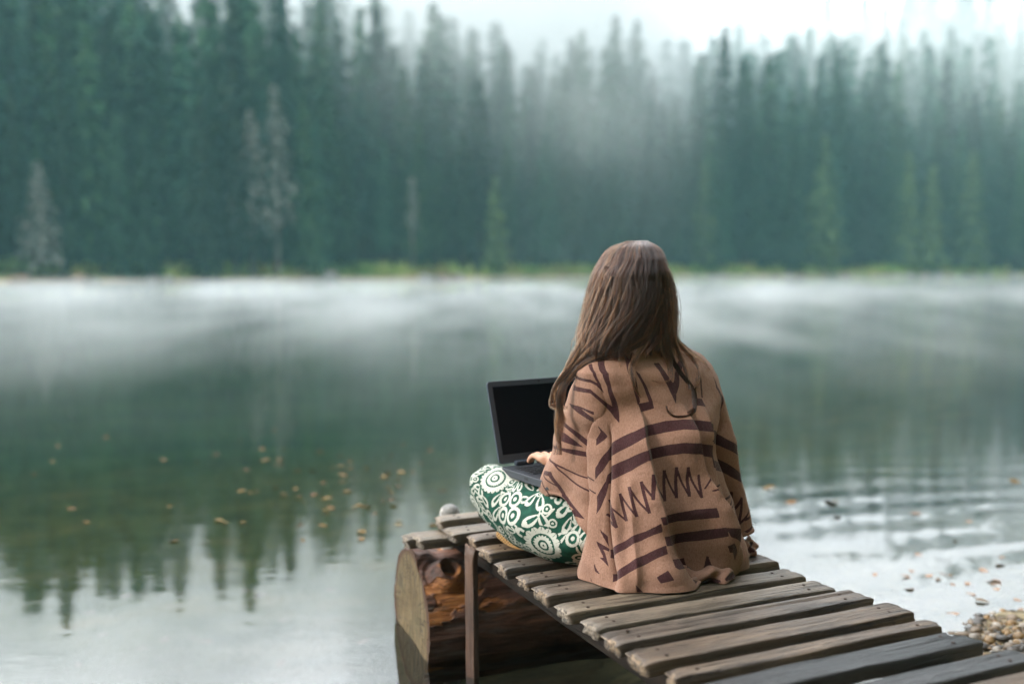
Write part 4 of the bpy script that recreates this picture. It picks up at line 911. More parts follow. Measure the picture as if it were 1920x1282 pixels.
PAT_R = [[(-1.302,0.4213),(-0.96,0.4207),(-0.942,0.4),(-1.336,0.4011)],[(-1.374,0.4893),(-1.132,0.4747),(-0.921,0.4511),(-0.908,0.4241),(-0.97,0.4235),(-1.001,0.4511),(-1.24,0.4741)],[(-1.374,0.473),(-1.219,0.4471),(-1.25,0.4191),(-1.309,0.4185),(-1.281,0.4466),(-1.451,0.473)],[(-0.282,0.482),(-0.102,0.4528),(-0.14,0.4185),(0.175,0.4342),(0.289,0.4224),(-0.206,0.3927),(-0.434,0.378),(-0.23,0.4146),(-0.195,0.4499)],[(-1.9,0.291),(-1.9,0.2983),(-1.9,0.305),(-1.9,0.3095),(-1.9,0.3185),(-1.9,0.3297),(-1.9,0.3539),(-1.865,0.3573),(-1.274,0.3623),(-0.814,0.3573),(-0.787,0.3325),(-1.298,0.3348),(-1.852,0.3292),(-1.9,0.3191),(-1.9,0.3106),(-1.9,0.3033),(-1.9,0.3),(-1.9,0.2943),(-1.9,0.2854),(-1.9,0.2775)],[(-0.828,0.3427),(-0.424,0.3297),(0.012,0.3129),(0.389,0.2988),(0.344,0.2713),(-0.154,0.2915),(-0.548,0.305),(-0.8,0.3118)],[(-0.859,0.2719),(-0.496,0.2567),(-0.105,0.2393),(0.292,0.2191),(0.424,0.1876),(-0.327,0.2135),(-0.69,0.2297),(-0.915,0.2393)],[(-1.9,0.041),(-1.9,0.0438),(-1.827,0.0466),(-1.202,0.068),(-1.115,0.0449),(-1.865,0.0163),(-1.9,0.009),(-1.9,0.0)],[(-1.212,0.0146),(-0.918,0.0292),(-0.676,0.0101),(-0.711,0.0),(-0.953,0.0034),(-1.122,0.0)],[(-1.222,0.0663),(-0.41,0.0551),(-0.43,0.0315),(-1.018,0.0444)],[(-1.9,0.1337),(-1.568,0.209),(-1.668,0.2062),(-1.9,0.1354)],[(-1.644,0.164),(-1.233,0.2236),(-1.298,0.2236),(-1.717,0.1635)],[(-1.416,0.1629),(-0.897,0.2033),(-0.949,0.2062),(-1.461,0.1657)],[(-1.112,0.1371),(-0.541,0.173),(-0.596,0.1781),(-1.174,0.141)],[(-0.641,0.1758),(-1.015,0.1067),(-0.904,0.1079),(-0.527,0.1758)],[(-0.935,0.1056),(-0.057,0.1567),(-0.164,0.1618),(-1.008,0.1095)],[(-0.213,0.1601),(-0.59,0.0871),(-0.455,0.0871),(-0.05,0.159)],[(-0.479,0.0859),(0.434,0.1337),(0.437,0.1382),(-0.59,0.0888)],[(-0.185,0.0977),(0.41,0.109),(0.417,0.1146),(-0.278,0.1034)],[(-0.15,0.0674),(0.386,0.082),(0.372,0.0871),(-0.278,0.0719)]]
# ------------------------------------------------------------------ the seated woman
person = empty('person', (P0[0], P0[1], DECK))
tag(person, 'person with long brown hair seated cross legged on the jetty in a patterned poncho', 'person')
PINV = Matrix.Translation(person.location).inverted()
def own(o, par=person):
    o.parent = par; o.matrix_parent_inverse = PINV; return o

# body: one continuous skinned figure
m = N('skin'); M_SKIN = m.surf(m.ramp(m.noise(m.coord('Object'), 30, 3), [(0.3, (0.50, 0.28, 0.19)), (0.7, (0.60, 0.36, 0.25))]), 0.5, 0.4, Subsurface_Weight=0.1, Subsurface_Radius=(0.01, 0.004, 0.002))
sk_v = []; sk_e = []; sk_r = []
def sv_(p, r, par=None):
    sk_v.append(Vector(p)); sk_r.append(r); i = len(sk_v) - 1
    if par is not None: sk_e.append((par, i))
    return i
f3, r3 = Vector(FWD), Vector(RGT); O = Vector((P0[0], P0[1], DECK)); Z = Vector((0, 0, 1))
def B(r, f, z): return O + r3 * r + f3 * f + Z * z
pel = sv_(B(0.0, 0.03, 0.12), 0.105)
sp1 = sv_(B(0.02, 0.03, 0.23), 0.095, pel); sp2 = sv_(B(0.035, 0.05, 0.34), 0.098, sp1); ch = sv_(B(0.045, 0.06, 0.43), 0.10, sp2)
nk0 = sv_(B(0.045, 0.07, 0.535), 0.052, ch); nk1 = sv_(B(0.045, 0.085, 0.60), 0.046, nk0)
for sd in (-1, 1):
    sh = sv_(B(0.045 + sd * 0.125, 0.065, 0.448), 0.038, ch)
    if sd < 0:
        ua = sv_(Vector((0.188, 2.512, 0.770)), 0.027, sh); el = sv_(Vector((0.138, 2.530, 0.675)), 0.027, ua); w1 = sv_(Vector((0.140, 2.528, 0.655)), 0.026, el)
        wr = sv_(Vector((0.132, 2.550, 0.645)), 0.021, w1)
    else:
        el = sv_(Vector((0.475, 2.640, 0.66)), 0.036, sh); w1 = sv_(Vector((0.400, 2.700, 0.645)), 0.028, el)
        wr = sv_(Vector((0.340, 2.735, 0.640)), 0.021, w1)
    hd = Vector((math.cos(math.radians(122)), math.sin(math.radians(122)), 0)); sdv = Vector((hd.y, -hd.x, 0))
    pa = sv_(sk_v[wr] + hd * 0.030 + Z * 0.004, 0.020, wr); pb_ = sv_(sk_v[wr] + hd * 0.060 + Z * 0.006, 0.018, pa)
    for k, (so, ln, cu) in enumerate([(-0.030, 0.060, 0.9), (-0.011, 0.072, 1.0), (0.010, 0.066, 1.1), (0.028, 0.052, 1.2)]):
        kb = sv_(sk_v[wr] + hd * (0.074 - abs(k - 1.3) * 0.005) + sdv * so * 0.8 + Z * 0.010, 0.0095, pb_)
        k1 = sv_(sk_v[kb] + hd * ln * 0.45 + sdv * so * 0.12 + Z * 0.006, 0.0082, kb)
        k2 = sv_(sk_v[k1] + hd * ln * 0.30 - Z * 0.012 * cu, 0.0074, k1)
        sv_(sk_v[k2] + hd * ln * 0.16 - Z * 0.015 * cu, 0.0062, k2)
    ts = 1 if sd < 0 else -1                     # thumb on the inner side
    t0 = sv_(sk_v[wr] + hd * 0.028 + sdv * ts * 0.024 - Z * 0.002, 0.011, pa)
    t1 = sv_(sk_v[t0] + hd * 0.026 + sdv * ts * 0.014 - Z * 0.005, 0.0095, t0); sv_(sk_v[t1] + hd * 0.024 + sdv * ts * 0.002 - Z * 0.005, 0.0078, t1)
for sd, TR_, SR_ in ((-1, THIGH, SHIN), (1, THIGH_R, SHIN_R)):
    last = pel
    for row in list(TR_[1::2]) + [TR_[-1]] + list(SR_[1:]):
        last = sv_(Vector((row[0], row[1], DECK + row[2] * 0.97)), min(row[3], row[4]) * 0.62, last)
    ft = Vector((0.05, 2.70, DECK + 0.035)) if sd > 0 else Vector((0.33, 2.93, DECK + 0.04))
    sv_(ft, 0.024, last)
me = bpy.data.meshes.new('body'); me.from_pydata(sk_v, sk_e, []); me.update()
body = bpy.data.objects.new('body', me); COL.objects.link(body)
sm = body.modifiers.new('skin', 'SKIN')
for i, r in enumerate(sk_r): me.skin_vertices[0].data[i].radius = (r, r)
me.skin_vertices[0].data[0].use_root = True; sm.use_smooth_shade = True
ss = body.modifiers.new('sub', 'SUBSURF'); ss.levels = 2; ss.render_levels = 2
dg = bpy.context.evaluated_depsgraph_get(); ev = body.evaluated_get(dg); me2 = bpy.data.meshes.new_from_object(ev)
bpy.data.objects.remove(body)
# the head is grown into the same mesh: a sculpted ovoid with brow, nose, lips, chin and ears
HC = B(0.045, 0.105, 0.698)
import bmesh
bm = bmesh.new(); bm.from_mesh(me2)
hs_ = bmesh.ops.create_icosphere(bm, subdivisions=5, radius=1.0)['verts']
tl = math.radians(-14)                            # she looks down at the screen
def blob(p, c, s, a): return a * math.exp(-sum(((p[i] - c[i]) / s[i]) ** 2 for i in range(3)))
for v in hs_:
    c = v.co.copy(); x, y, z = c                   # x right, y forward, z up
    wid = 0.074 * (1 - 0.24 * max(0, -z) ** 1.5 - 0.05 * max(0, z)); dep = 0.094 * (1 - 0.10 * max(0, -z) * (1 if y < 0 else 0.2))
    p = Vector((x * wid, y * dep - 0.02 * max(0, -z) * (y < 0), z * 0.112))
    if y > 0:
        p.y -= 0.010 * abs(z) ** 2
        p.y += blob(c, (0, .95, -.18), (.13, .5, .16), .022) + blob(c, (0, .95, .05), (.09, .5, .22), .010)
        p.y += blob(c, (0, .95, -.46), (.26, .5, .07), .007) + blob(c, (0, .9, -.56), (.22, .5, .05), .006) - blob(c, (0, .95, -.51), (.24, .5, .025), .005)
        p.y += blob(c, (0, .7, -.85), (.25, .5, .14), .012)
        for s_ in (-1, 1):
            p.y -= blob(c, (s_ * .40, .9, .06), (.17, .5, .10), .011); p.y += blob(c, (s_ * .40, .9, .06), (.09, .5, .06), .006)
            p.y += blob(c, (s_ * .40, .9, .24), (.24, .5, .07), .005); p.y += blob(c, (s_ * .5, .8, -.2), (.2, .5, .16), .005)
    for s_ in (-1, 1): p.x += s_ * blob(c, (s_ * 1, -.05, -.02), (.5, .12, .22), .014)
    y2 = p.y * math.cos(tl) - p.z * math.sin(tl); z2 = p.y * math.sin(tl) + p.z * math.cos(tl)
    v.co = HC + r3 * p.x + f3 * y2 + Z * z2
bm.to_mesh(me2); bm.free()
me2.name = 'body'; me2.materials.clear(); me2.materials.append(M_SKIN); me2.polygons.foreach_set('use_smooth', [True] * len(me2.polygons))
body = bpy.data.objects.new('body', me2); COL.objects.link(body); own(body)

# ------------------------------------------------------------------ poncho
m = N('poncho_knit')
A = m.attr('stripe')[2]
P = m.coord('Object')
edge = m.math('ADD', A, m.math('MULTIPLY', m.math('SUBTRACT', m.noise(P, 420, 2, 0.6), 0.5), 0.55))
fac = m.mr(edge, 0.42, 0.58)
hth = m.noise(m.coord('Object', (1, 1, 0.45)), 330, 3, 0.7); lg = m.noise(P, 14, 3, 0.5)
tan = m.mix(m.mr(hth, 0.30, 0.70), (0.245, 0.132, 0.092), (0.375, 0.220, 0.162))
tan = m.mix(m.mr(lg, 0.35, 0.7, 0, 0.25), tan, (0.36, 0.20, 0.125))
mar = m.mix(m.mr(hth, 0.3, 0.7), (0.040, 0.014, 0.016), (0.075, 0.032, 0.034))
cc = m.mix(fac, tan, mar)
M_PON = m.surf(cc, 0.92, 0.15, m.bump(m.math('ADD', m.noise(P, 420, 3, 0.7), m.math('MULTIPLY', m.noise(P, 45, 4, 0.6), 1.6)), 0.85, 0.0025), Sheen_Weight=0.30, Sheen_Roughness=0.4)
try: M_PON.node_tree.nodes['Principled BSDF'].inputs['Sheen Tint'].default_value = (1.0, 0.86, 0.74, 1)
except Exception: pass
def nz2(Pg, f, seed=0.0):
    s_ = Pg.shape[:-1]; q = Pg.reshape(-1, 3) * f
    return np.array([mnoise.noise(Vector((a + seed, b, c))) for a, b, c in q]).reshape(s_)
VV = []; FF = []; AA = []; noff = 0
def add_sheet(Pg, stripe, wrap):
    global noff
    nr, nc = Pg.shape[:2]; VV.append(Pg.reshape(-1, 3)); FF.append(grid_faces(nr, nc, wrap, noff)); AA.append(np.asarray(stripe).reshape(-1)); noff += nr * nc
def lowres_noise(T, Zz, L, f, seed):
    th = np.linspace(-math.pi, math.pi, 140); zz = np.linspace(0, .6, 90); a, b = np.meshgrid(th, zz); q = L.pt(a, b); n = nz2(q, f, seed)
    ti = (T + math.pi) / (2 * math.pi) * 139; zi = np.clip(Zz, 0, .6) / .6 * 89
    t0 = np.clip(ti.astype(int), 0, 138); z0 = np.clip(zi.astype(int), 0, 88); u = ti - t0; v = zi - z0
    return (n[z0, t0] * (1-u) * (1-v) + n[z0, t0+1] * u * (1-v) + n[z0+1, t0] * (1-u) * v + n[z0+1, t0+1] * u * v)
# main drape, closed round the body; samples are dense where the print shows
thb = np.concatenate([np.linspace(-1.95, 1.25, 470), np.linspace(1.25, 2 * math.pi - 1.95, 90)[1:-1]])
zb = np.concatenate([np.linspace(0.0025, 0.545, 480), np.linspace(0.545, 0.60, 30)[1:]])
T, Zz = np.meshgrid(thb, zb)
Pg = BODY.pt(T, Zz) + body_extra(T, Zz)
Pw = np.concatenate([Pg[:, -1:], Pg, Pg[:, :1]], 1); Nn = surf_normals(Pw)[:, 1:-1]
D = body_disp(T, Zz, FOLDS)
Tw = np.where(T > math.pi, T - 2 * math.pi, T)
D += lowres_noise(Tw, Zz, BODY, 8.0, 3.0) * 0.022 * sstep(0.52, 0.4, Zz) * 1.0
D += lowres_noise(Tw, Zz, BODY, 24.0, 8.0) * 0.0045 + 0.006 * np.sin(T * 9 + 2 * Zz / .5) * sstep(0.34, 0.08, Zz)
D += 0.012 * gauss((Zz - 0.0) / 0.03) * (0.5 + 0.5 * np.sin(T * 5 + 1)) * (np.abs(T) < 2.2)
D *= np.clip((0.60 - Zz) / 0.05, 0, 1)
Pb = Pg + Nn * D[..., None]
Pb[..., 2] = np.maximum(Pb[..., 2], DECK + 0.0025)
strp = raster(PAT_B, T, Zz, 3.2 / 470, 0.5425 / 480, 3)
add_sheet(Pb, strp, True)
def sleeve(L, pats, rim, seed, nth=230, nz_=330, t0=-2.1, t1=2.1, front=60):
    th = np.concatenate([np.linspace(t0, t1, nth), np.linspace(t1, 2 * math.pi + t0, front)[1:-1]])
    v = np.linspace(0, 1, nz_); T, Vv = np.meshgrid(th, v); ztop = 0.504
    zr = rim(T); Zz = zr + (ztop - zr) * Vv
    Pg = L.pt(T, Zz); Pw = np.concatenate([Pg[:, -1:], Pg, Pg[:, :1]], 1); Nn = surf_normals(Pw)[:, 1:-1]
    Tw = np.where(T > math.pi, T - 2 * math.pi, T)
    D = lowres_noise(Tw, Zz, L, 11.0, seed) * 0.020 * np.clip((0.46 - Zz) / 0.1, 0, 1) + lowres_noise(Tw, Zz, L, 30.0, seed + 4) * 0.002
    D += 0.003 * gauss((Vv - 0.012) / 0.012)                      # turned hem
    s_ = raster(pats, T, Zz, (t1 - t0) / nth, 0.5 / nz_, 3)
    add_sheet(Pg + Nn * D[..., None], s_, True)
    top = Pg[-1] * 1.0; c = top.mean(0)                            # close the shoulder under the main drape
    add_sheet(np.stack([top + (c - top) * q for q in (0, 0.5, 0.999)]), np.zeros((3, len(th))), True)
def rimL(T):
    s_ = np.sin(np.clip(T, -math.pi / 2, math.pi / 2)); s_ = np.where(np.cos(T) < 0, np.sin(T), s_)
    return np.interp(s_, [-1, -0.8, -0.45, 0.1, 0.6, 1], [0.185, 0.125, 0.085, 0.060, 0.045, 0.040]) + 0.004 * np.sin(T * 5)
def rimR(T): return 0.052 + 0.012 * np.sin(T * 2 + 1)
sleeve(SL, PAT_L, rimL, 21.0)
sleeve(SR, PAT_R, rimR, 33.0, nth=180, nz_=280)
# rucked cloth where the hem lies bunched on the boards
def bunch(c, ax, L_, w, h, seed, n=90, m_=60, curl=0.5):
    ax = np.array(ax, float); ax /= np.linalg.norm(ax); sd = np.array([-ax[1], ax[0], 0])
    u = np.linspace(0, 1, n); a = np.linspace(0, 2 * math.pi, m_, endpoint=False); U, A_ = np.meshgrid(u, a, indexing='ij')
    e = np.sin(math.pi * np.clip(U * 0.96 + 0.02, 0, 1)) ** 0.45
    ruck = 1 + 0.22 * np.sin(U * 17 + 2.2 * np.sin(A_ * 2 + seed)) * e + 0.16 * np.sin(A_ * 4 + U * 6 + seed)
    x = (U - 0.5) * L_; y = np.cos(A_) * w * e * ruck + curl * w * np.sin(U * 4 + seed); z = np.maximum(np.sin(A_), -0.35) * h * e * ruck + h * 0.45
    Pq = np.array(c) + x[..., None] * ax + y[..., None] * sd; Pq[..., 2] = DECK + np.maximum(z + c[2] - DECK, 0.003)
    st = (np.sin(A_ * 3 + U * 5 + seed) + 0.5 * np.sin(U * 13 + seed * 2) > 0.55).astype(float)
    add_sheet(Pq.transpose(0, 1, 2), st, True)
q = on_plane(1318, 1092, DECK); bunch((q.x, q.y + 0.012, DECK + 0.002), (1, 0.42, 0), 0.150, 0.036, 0.026, 1.0)
q = on_plane(1272, 1104, DECK); bunch((q.x, q.y + 0.012, DECK), (1, 0.30, 0), 0.12, 0.024, 0.017, 2.6)
q = on_plane(1402, 1042, DECK); bunch((q.x - 0.004, q.y + 0.02, DECK + 0.002), (1, 0.45, 0), 0.100, 0.032, 0.026, 4.0)
q = on_plane(1366, 1058, DECK); bunch((q.x, q.y + 0.02, DECK), (1, 0.5, 0), 0.09, 0.022, 0.014, 5.2)
pon = fast_mesh('poncho', np.concatenate(VV), np.concatenate(FF), M_PON, None, {'stripe': np.concatenate(AA)}); own(pon)
pon['label'] = 'tan knitted poncho with dark maroon stripes, zigzags and angular figures'

# ------------------------------------------------------------------ trousers with the batik print
def rot(U, V, cu, cv, a): c, s_ = math.cos(a), math.sin(a); x, y = U - cu, V - cv; return x * c + y * s_, -x * s_ + y * c
def batik(U, V):
    W_ = np.zeros(U.shape, np.float32); used_ = np.zeros(U.shape, bool)
    def flower(cu, cv, R, n, ph=0.0):
        x, y = U - cu, V - cv; r = np.hypot(x, y) / R; a = np.arctan2(y, x) + ph
        pet = 0.84 + 0.16 * np.abs(np.cos(a * n / 2)) ** 0.7; sc = 0.52 + 0.035 * np.cos(a * n * 1.3)
        w = ((r > .055) & (r < .19)) | ((r > .30) & (r < sc)) | ((r > .64) & (r < pet))
        gap = (r > .74) & (np.abs(np.sin(a * n / 2)) < .10) ; w &= ~gap
        ins = r < 1.06; W_[ins] = w[ins]; used_[ins] = True
    def ring(cu, cv, R):
        r = np.hypot(U - cu, V - cv) / R; ins = r < 1.0
        W_[ins] = ((r < .27) | ((r > .62)))[ins]; used_[r < 1.05] = True
    def drop(cu, cv, L_, wd, a):
        x, y = rot(U, V, cu, cv, a); t = x / L_; k = wd * np.clip(1 - t * t, 0, 1) ** 0.8 * (1 + 0.45 * t); ins = (np.abs(t) < 1) & (np.abs(y) < k) & ~used_
        inn = (np.abs(t + .12) < .55) & (np.abs(y) < k * 0.42)
        W_[ins] = (~inn)[ins]; used_[(np.abs(t) < 1.08) & (np.abs(y) < k * 1.1)] = True
    flower(.478, .052, .050, 20); flower(.242, .160, .046, 15, .2); flower(.520, .185, .036, 14); flower(.09, .05, .045, 16); flower(.10, .215, .030, 12)
    for c in ((.395, .084, .0230), (.350, .072, .0230), (.372, .124, .0230), (.326, .110, .0230), (.130, .150, .020), (.160, .185, .018), (.170, .130, .018), (.440, .160, .019), (.430, -.01, .020)): ring(*c)
    for c in ((.40, .010, .03, .010, .3), (.345, .020, .03, .010, -.3), (.300, .055, .022, .012, 1.2), (.265, .060, .022, .011, 1.9), (.272, .105, .026, .012, .8), (.405, .130, .028, .010, 1.2),
              (.425, .098, .024, .010, 1.5), (.330, .148, .026, .010, .2), (.285, .143, .024, .011, -.4), (.262, .175, .024, .010, .9), (.245, .100, .024, .011, 2.2), (.165, .110, .026, .012, 1.2), (.150, .155, .026, .011, 2.0), (.160, .195, .026, .010, .5)): drop(*c)
    rg = random.Random(4)
    for i in range(700):
        cu, cv = rg.uniform(-0.02, .62), rg.uniform(-.30, .34); k = np.argmin((U - cu) ** 2 + (V - cv) ** 2)
        if used_.flat[k]: continue
        if rg.random() < .22: ring(cu, cv, rg.uniform(.009, .014))
        else: drop(cu, cv, rg.uniform(.016, .026), rg.uniform(.007, .011), rg.uniform(0, 3.14))
    return W_
m = N('batik_cotton'); P = m.coord('Object')
A = m.attr('print')[2]
crk = m.math('ABSOLUTE', m.math('SUBTRACT', m.noise(m.coord('Object', (1, 1, 1)), 120, 3, 0.6), 0.5))
wht = m.mix(m.mr(crk, 0.0, 0.02, 0.55, 0.0), (0.52, 0.52, 0.46), (0.12, 0.24, 0.19))
grn = m.mix(m.mr(m.noise(P, 60, 3), .35, .65), (0.004, 0.042, 0.026), (0.008, 0.075, 0.047))
fb = m.mr(m.math('ADD', A, m.math('MULTIPLY', m.math('SUBTRACT', m.noise(P, 300, 2), .5), .5)), .42, .58)
M_BAT = m.surf(m.mix(fb, grn, wht), 0.8, 0.25, m.bump(m.math('ADD', m.noise(P, 22, 3), m.math('MULTIPLY', m.noise(P, 900, 1), .12)), 0.5, 0.006))
VV, FF, AA, noff = [], [], [], 0
def leg_sheet(tube, ns_, nt, pr=True, t0=-math.pi, seed=0):
    S_ = np.linspace(0, tube.Ltot, ns_); t = np.linspace(t0, t0 + 2 * math.pi, nt, endpoint=False); T, SS = np.meshgrid(t, S_)
    Pg = tube.pt(SS, T); n = surf_normals(np.concatenate([Pg[:, -1:], Pg, Pg[:, :1]], 1))[:, 1:-1]
    d = 0.0060 * np.sin(SS * 34 + 3 * np.sin(T * 2 + seed)) * np.exp(-((SS - tube.L * 0.25) / 0.18) ** 2) + 0.0022 * np.sin(SS * 60 + T * 3 + seed) + 0.003 * np.sin(T * 5 + SS * 9)
    d *= np.clip((tube.Ltot - SS) / 0.05, 0, 1)
    P2 = Pg + n * d[..., None]; P2[..., 2] = np.maximum(P2[..., 2], DECK + 0.004)
    add_sheet(P2, batik(SS, T * TH_W) if pr else np.zeros(T.shape), True)
leg_sheet(TH, 430, 400)
for q_, s_ in ((Tube(SHIN), 1), (Tube(THIGH_R), 2), (Tube(SHIN_R), 3)): leg_sheet(q_, 170, 150, True, seed=s_)
# seat of the trousers
hp = Loft([(0.003, 1135, 1370, .12, .0), (0.06, 1135, 1365, .12, .0), (0.13, 1150, 1345, .11, .01), (0.20, 1165, 1325, .09, .02), (0.22, 1180, 1310, .06, .02)])
th = np.linspace(0, 2 * math.pi, 60, endpoint=False); T, Zz = np.meshgrid(th, np.linspace(0.004, 0.22, 30)); add_sheet(hp.pt(T, Zz), np.zeros(T.shape), True)
tr_ = fast_mesh('trousers', np.concatenate(VV), np.concatenate(FF), M_BAT, None, {'print': np.concatenate(AA)}); own(tr_)
tr_['label'] = 'dark green trousers printed with white flowers and rings'
# grey shirt hem between trousers and poncho
m = N('grey_shirt'); M_SHIRT = m.surf(m.mix(m.mr(m.noise(m.coord('Object'), 500, 2), .4, .6), (0.28, 0.28, 0.26), (0.50, 0.50, 0.47)), 0.9, 0.2)
S_ = np.linspace(0.055, 0.135, 30); t = np.linspace(0.3, 2.6, 60); T, SS = np.meshgrid(t, S_); Pg = TH.pt(SS, T); n = surf_normals(Pg); Pg = Pg + n * 0.005
sh = fast_mesh('shirt_hem', Pg.reshape(-1, 3), grid_faces(30, 60), M_SHIRT); own(sh)

# ------------------------------------------------------------------ shoe with a waffle rubber sole, turned towards the viewer
m = N('gum_sole'); X = m.xyz(m.coord('Object'))
k = 2 * math.pi / 0.0098
w1 = m.math('SINE', m.math('MULTIPLY', m.math('ADD', X[0], X[1]), k)); w2 = m.math('SINE', m.math('MULTIPLY', m.math('SUBTRACT', X[0], X[1]), k))
pit = m.mr(m.math('MINIMUM', w1, w2), -0.25, 0.1); 
pit = m.math('MULTIPLY', pit, m.mr(m.math('ABSOLUTE', X[1]), 0.024, 0.027, 1, 0))
M_GUM = m.surf(m.mix(pit, (0.66, 0.40, 0.17), (0.16, 0.075, 0.03)), 0.6, 0.4, m.bump(m.math('MULTIPLY', pit, -1.0), 1.0, 0.004))
m = N('canvas_shoe'); M_CANV = m.surf((0.55, 0.52, 0.46), 0.85, 0.2)
def shoe(loc, xax, nrm):
    xax = Vector(xax).normalized(); nrm = Vector(nrm); nrm = (nrm - xax * nrm.dot(xax)).normalized(); yax = nrm.cross(xax)
    M_ = Matrix((xax, yax, nrm)).transposed().to_4x4(); M_.translation = Vector(loc)
    def outline(k_, n=56):
        pts = []
        for i in range(n):
            a = 2 * math.pi * i / n; x = 0.125 * math.cos(a); w = 0.040 + 0.006 * math.cos(a) - 0.006 * math.exp(-((x + 0.02) / 0.04) ** 2)
            pts.append((x * k_, w * math.sin(a) * k_ + 0.004 * math.sin(x * 20)))
        return pts
    V = []; Fc = []; lev = [(1.0, -0.001), (1.0, -0.004), (1.005, -0.014), (0.99, -0.018)]
    for k_, z in [(0.55, 0.0), (0.97, 0.0)] + lev: V += [(x, y, z) for x, y in outline(k_)]
    n = 56; V.append((0, 0, 0)); c = len(V) - 1
    for j in range(5): Fc += [(j * n + i, (j + 1) * n + i, (j + 1) * n + (i + 1) % n, j * n + (i + 1) % n) for i in range(n)]
    Fc += [(c, i, (i + 1) % n) for i in range(n)]
    so = mk('sole', V, Fc, M_GUM); so.matrix_world = M_
    V = []; Fc = []
    for j in range(9):
        t = j / 8; kk = math.cos(t * 1.35); z = -0.017 - 0.055 * math.sin(t * 1.5)
        V += [(x * (0.95 * kk ** 0.6 + 0.02) - 0.02 * t, y * (0.95 * kk ** 0.5 + 0.03), z) for x, y in outline(0.99)]
    for j in range(8): Fc += [(j * n + i, (j + 1) * n + i, (j + 1) * n + (i + 1) % n, j * n + (i + 1) % n) for i in range(n)]
    Fc.append(tuple(8 * n + i for i in range(n)))
    up = mk('upper', V, Fc, M_CANV); up.matrix_world = M_
    return so, up
root = bpy.data.objects.new('shoe', None); COL.objects.link(root); root.parent = person; root['label'] = 'shoe with a tan waffle sole turned outwards under the knee'
for o in shoe((0.062, 2.600, DECK + 0.034), (0.85, -0.52, -0.02), (-0.50, -0.86, -0.12)): o.parent = root; o.matrix_parent_inverse = PINV
for o in shoe((0.40, 2.95, DECK + 0.05), (0.9, 0.3, 0.0), (0.2, 0.8, -0.5)): o.parent = root; o.matrix_parent_inverse = PINV

# ------------------------------------------------------------------ laptop
lap = empty('laptop', (-0.032, 2.700, DECK + 0.212), math.radians(32))
tag(lap, 'open dark grey laptop with a black blank screen resting on the knees of the person', 'laptop')
m = N('laptop_shell'); M_SHELL = m.surf((0.050, 0.066, 0.090), 0.42, 0.5, Metallic=0.25)
m = N('laptop_screen'); M_SCR = m.surf((0.0020, 0.0035, 0.007), 0.35, 0.10)
m = N('laptop_key'); M_KEY = m.surf((0.012, 0.013, 0.016), 0.5, 0.4)
m = N('laptop_deck'); M_LDK = m.surf((0.045, 0.050, 0.060), 0.5, 0.5, Metallic=0.3)
def rbox(name, x0, x1, y0, y1, z0, z1, mat, par, bev=0.002, seg=3):
    bm = bmesh.new(); bmesh.ops.create_cube(bm, size=1)
    for v in bm.verts: v.co = Vector(((x0 + x1) / 2 + v.co.x * (x1 - x0), (y0 + y1) / 2 + v.co.y * (y1 - y0), (z0 + z1) / 2 + v.co.z * (z1 - z0)))
    if bev: bmesh.ops.bevel(bm, geom=list(bm.edges), offset=bev, segments=seg, affect='EDGES', profile=0.5)
    me = bpy.data.meshes.new(name); bm.to_mesh(me); bm.free(); me.materials.append(mat)
    me.polygons.foreach_set('use_smooth', [False] * len(me.polygons))
    o = bpy.data.objects.new(name, me); COL.objects.link(o); o.parent = par; return o
LW = 0.345
def slab(name, W_, H_, t, rad, mat, par, n=8):
    """rounded-corner slab in the xy plane, thickness along z from 0 to -t"""
    out = []
    for cx, cy_, a0 in ((W_ - rad, H_ - rad, 0), (rad, H_ - rad, 90), (rad, rad, 180), (W_ - rad, rad, 270)):
        for i in range(n): a = math.radians(a0 + 90 * i / (n - 1)); out.append((cx + rad * math.cos(a), cy_ + rad * math.sin(a)))
    k = len(out); V = []
    e = 0.0012; cxm, cym = W_ / 2, H_ / 2
    for z, ins in ((0, e), (-e, 0), (-t + e, 0), (-t, e)): V += [(x - math.copysign(ins, x - cxm), y - math.copysign(ins, y - cym), z) for x, y in out]
    Fc = [tuple(range(k)), tuple(3 * k + i for i in range(k))[::-1]]
    for j in range(3): Fc += [(j * k + i, (j + 1) * k + i, (j + 1) * k + (i + 1) % k, j * k + (i + 1) % k) for i in range(k)]
    return mk(name, V, Fc, mat, par, smooth=False)
base = slab('base', LW, 0.238, 0.020, 0.012, M_LDK, lap); base.location = (0, -0.238, 0)
rows_ = 6
kb = 0
keym = rbox('key', -0.0078, 0.0078, -0.0078, 0.0078, 0.0004, 0.0026, M_KEY, base, 0.0009, 1)
keym.location = (0.03, 0.238 - 0.045, 0)
for r_ in range(5):
    for c_ in range(15):
        if r_ == 0 and c_ == 0: continue
        if r_ == 4 and 4 <= c_ <= 8:
            continue
        o = keym.copy(); COL.objects.link(o); o.parent = base; o.location = (0.03 + c_ * 0.0203, 0.238 - 0.045 - r_ * 0.0195, 0)
sp = rbox('key', 0.030 + 3.55 * .0203, 0.030 + 8.45 * .0203, 0.238 - 0.045 - 4 * 0.0195 - .0078, 0.238 - 0.045 - 4 * 0.0195 + .0078, 0.0004, 0.0026, M_KEY, base, 0.0009, 1)
rbox('touchpad', LW / 2 - 0.05, LW / 2 + 0.05, 0.012, 0.078, -0.0004, 0.0008, M_KEY, base, 0.0003, 1)
for x0 in (0.045, LW - 0.105):
    h_ = rbox('hinge', x0, x0 + 0.06, -0.012, 0.004, 0.0, 0.013, M_SHELL, lap, 0.004, 3)
SCR_T = math.radians(17.5)
lid = slab('lid', LW, 0.232, 0.007, 0.011, M_SHELL, lap)
lid.location = (0, 0.004, 0.007); lid.rotation_euler = (math.pi / 2 - SCR_T, 0, 0)
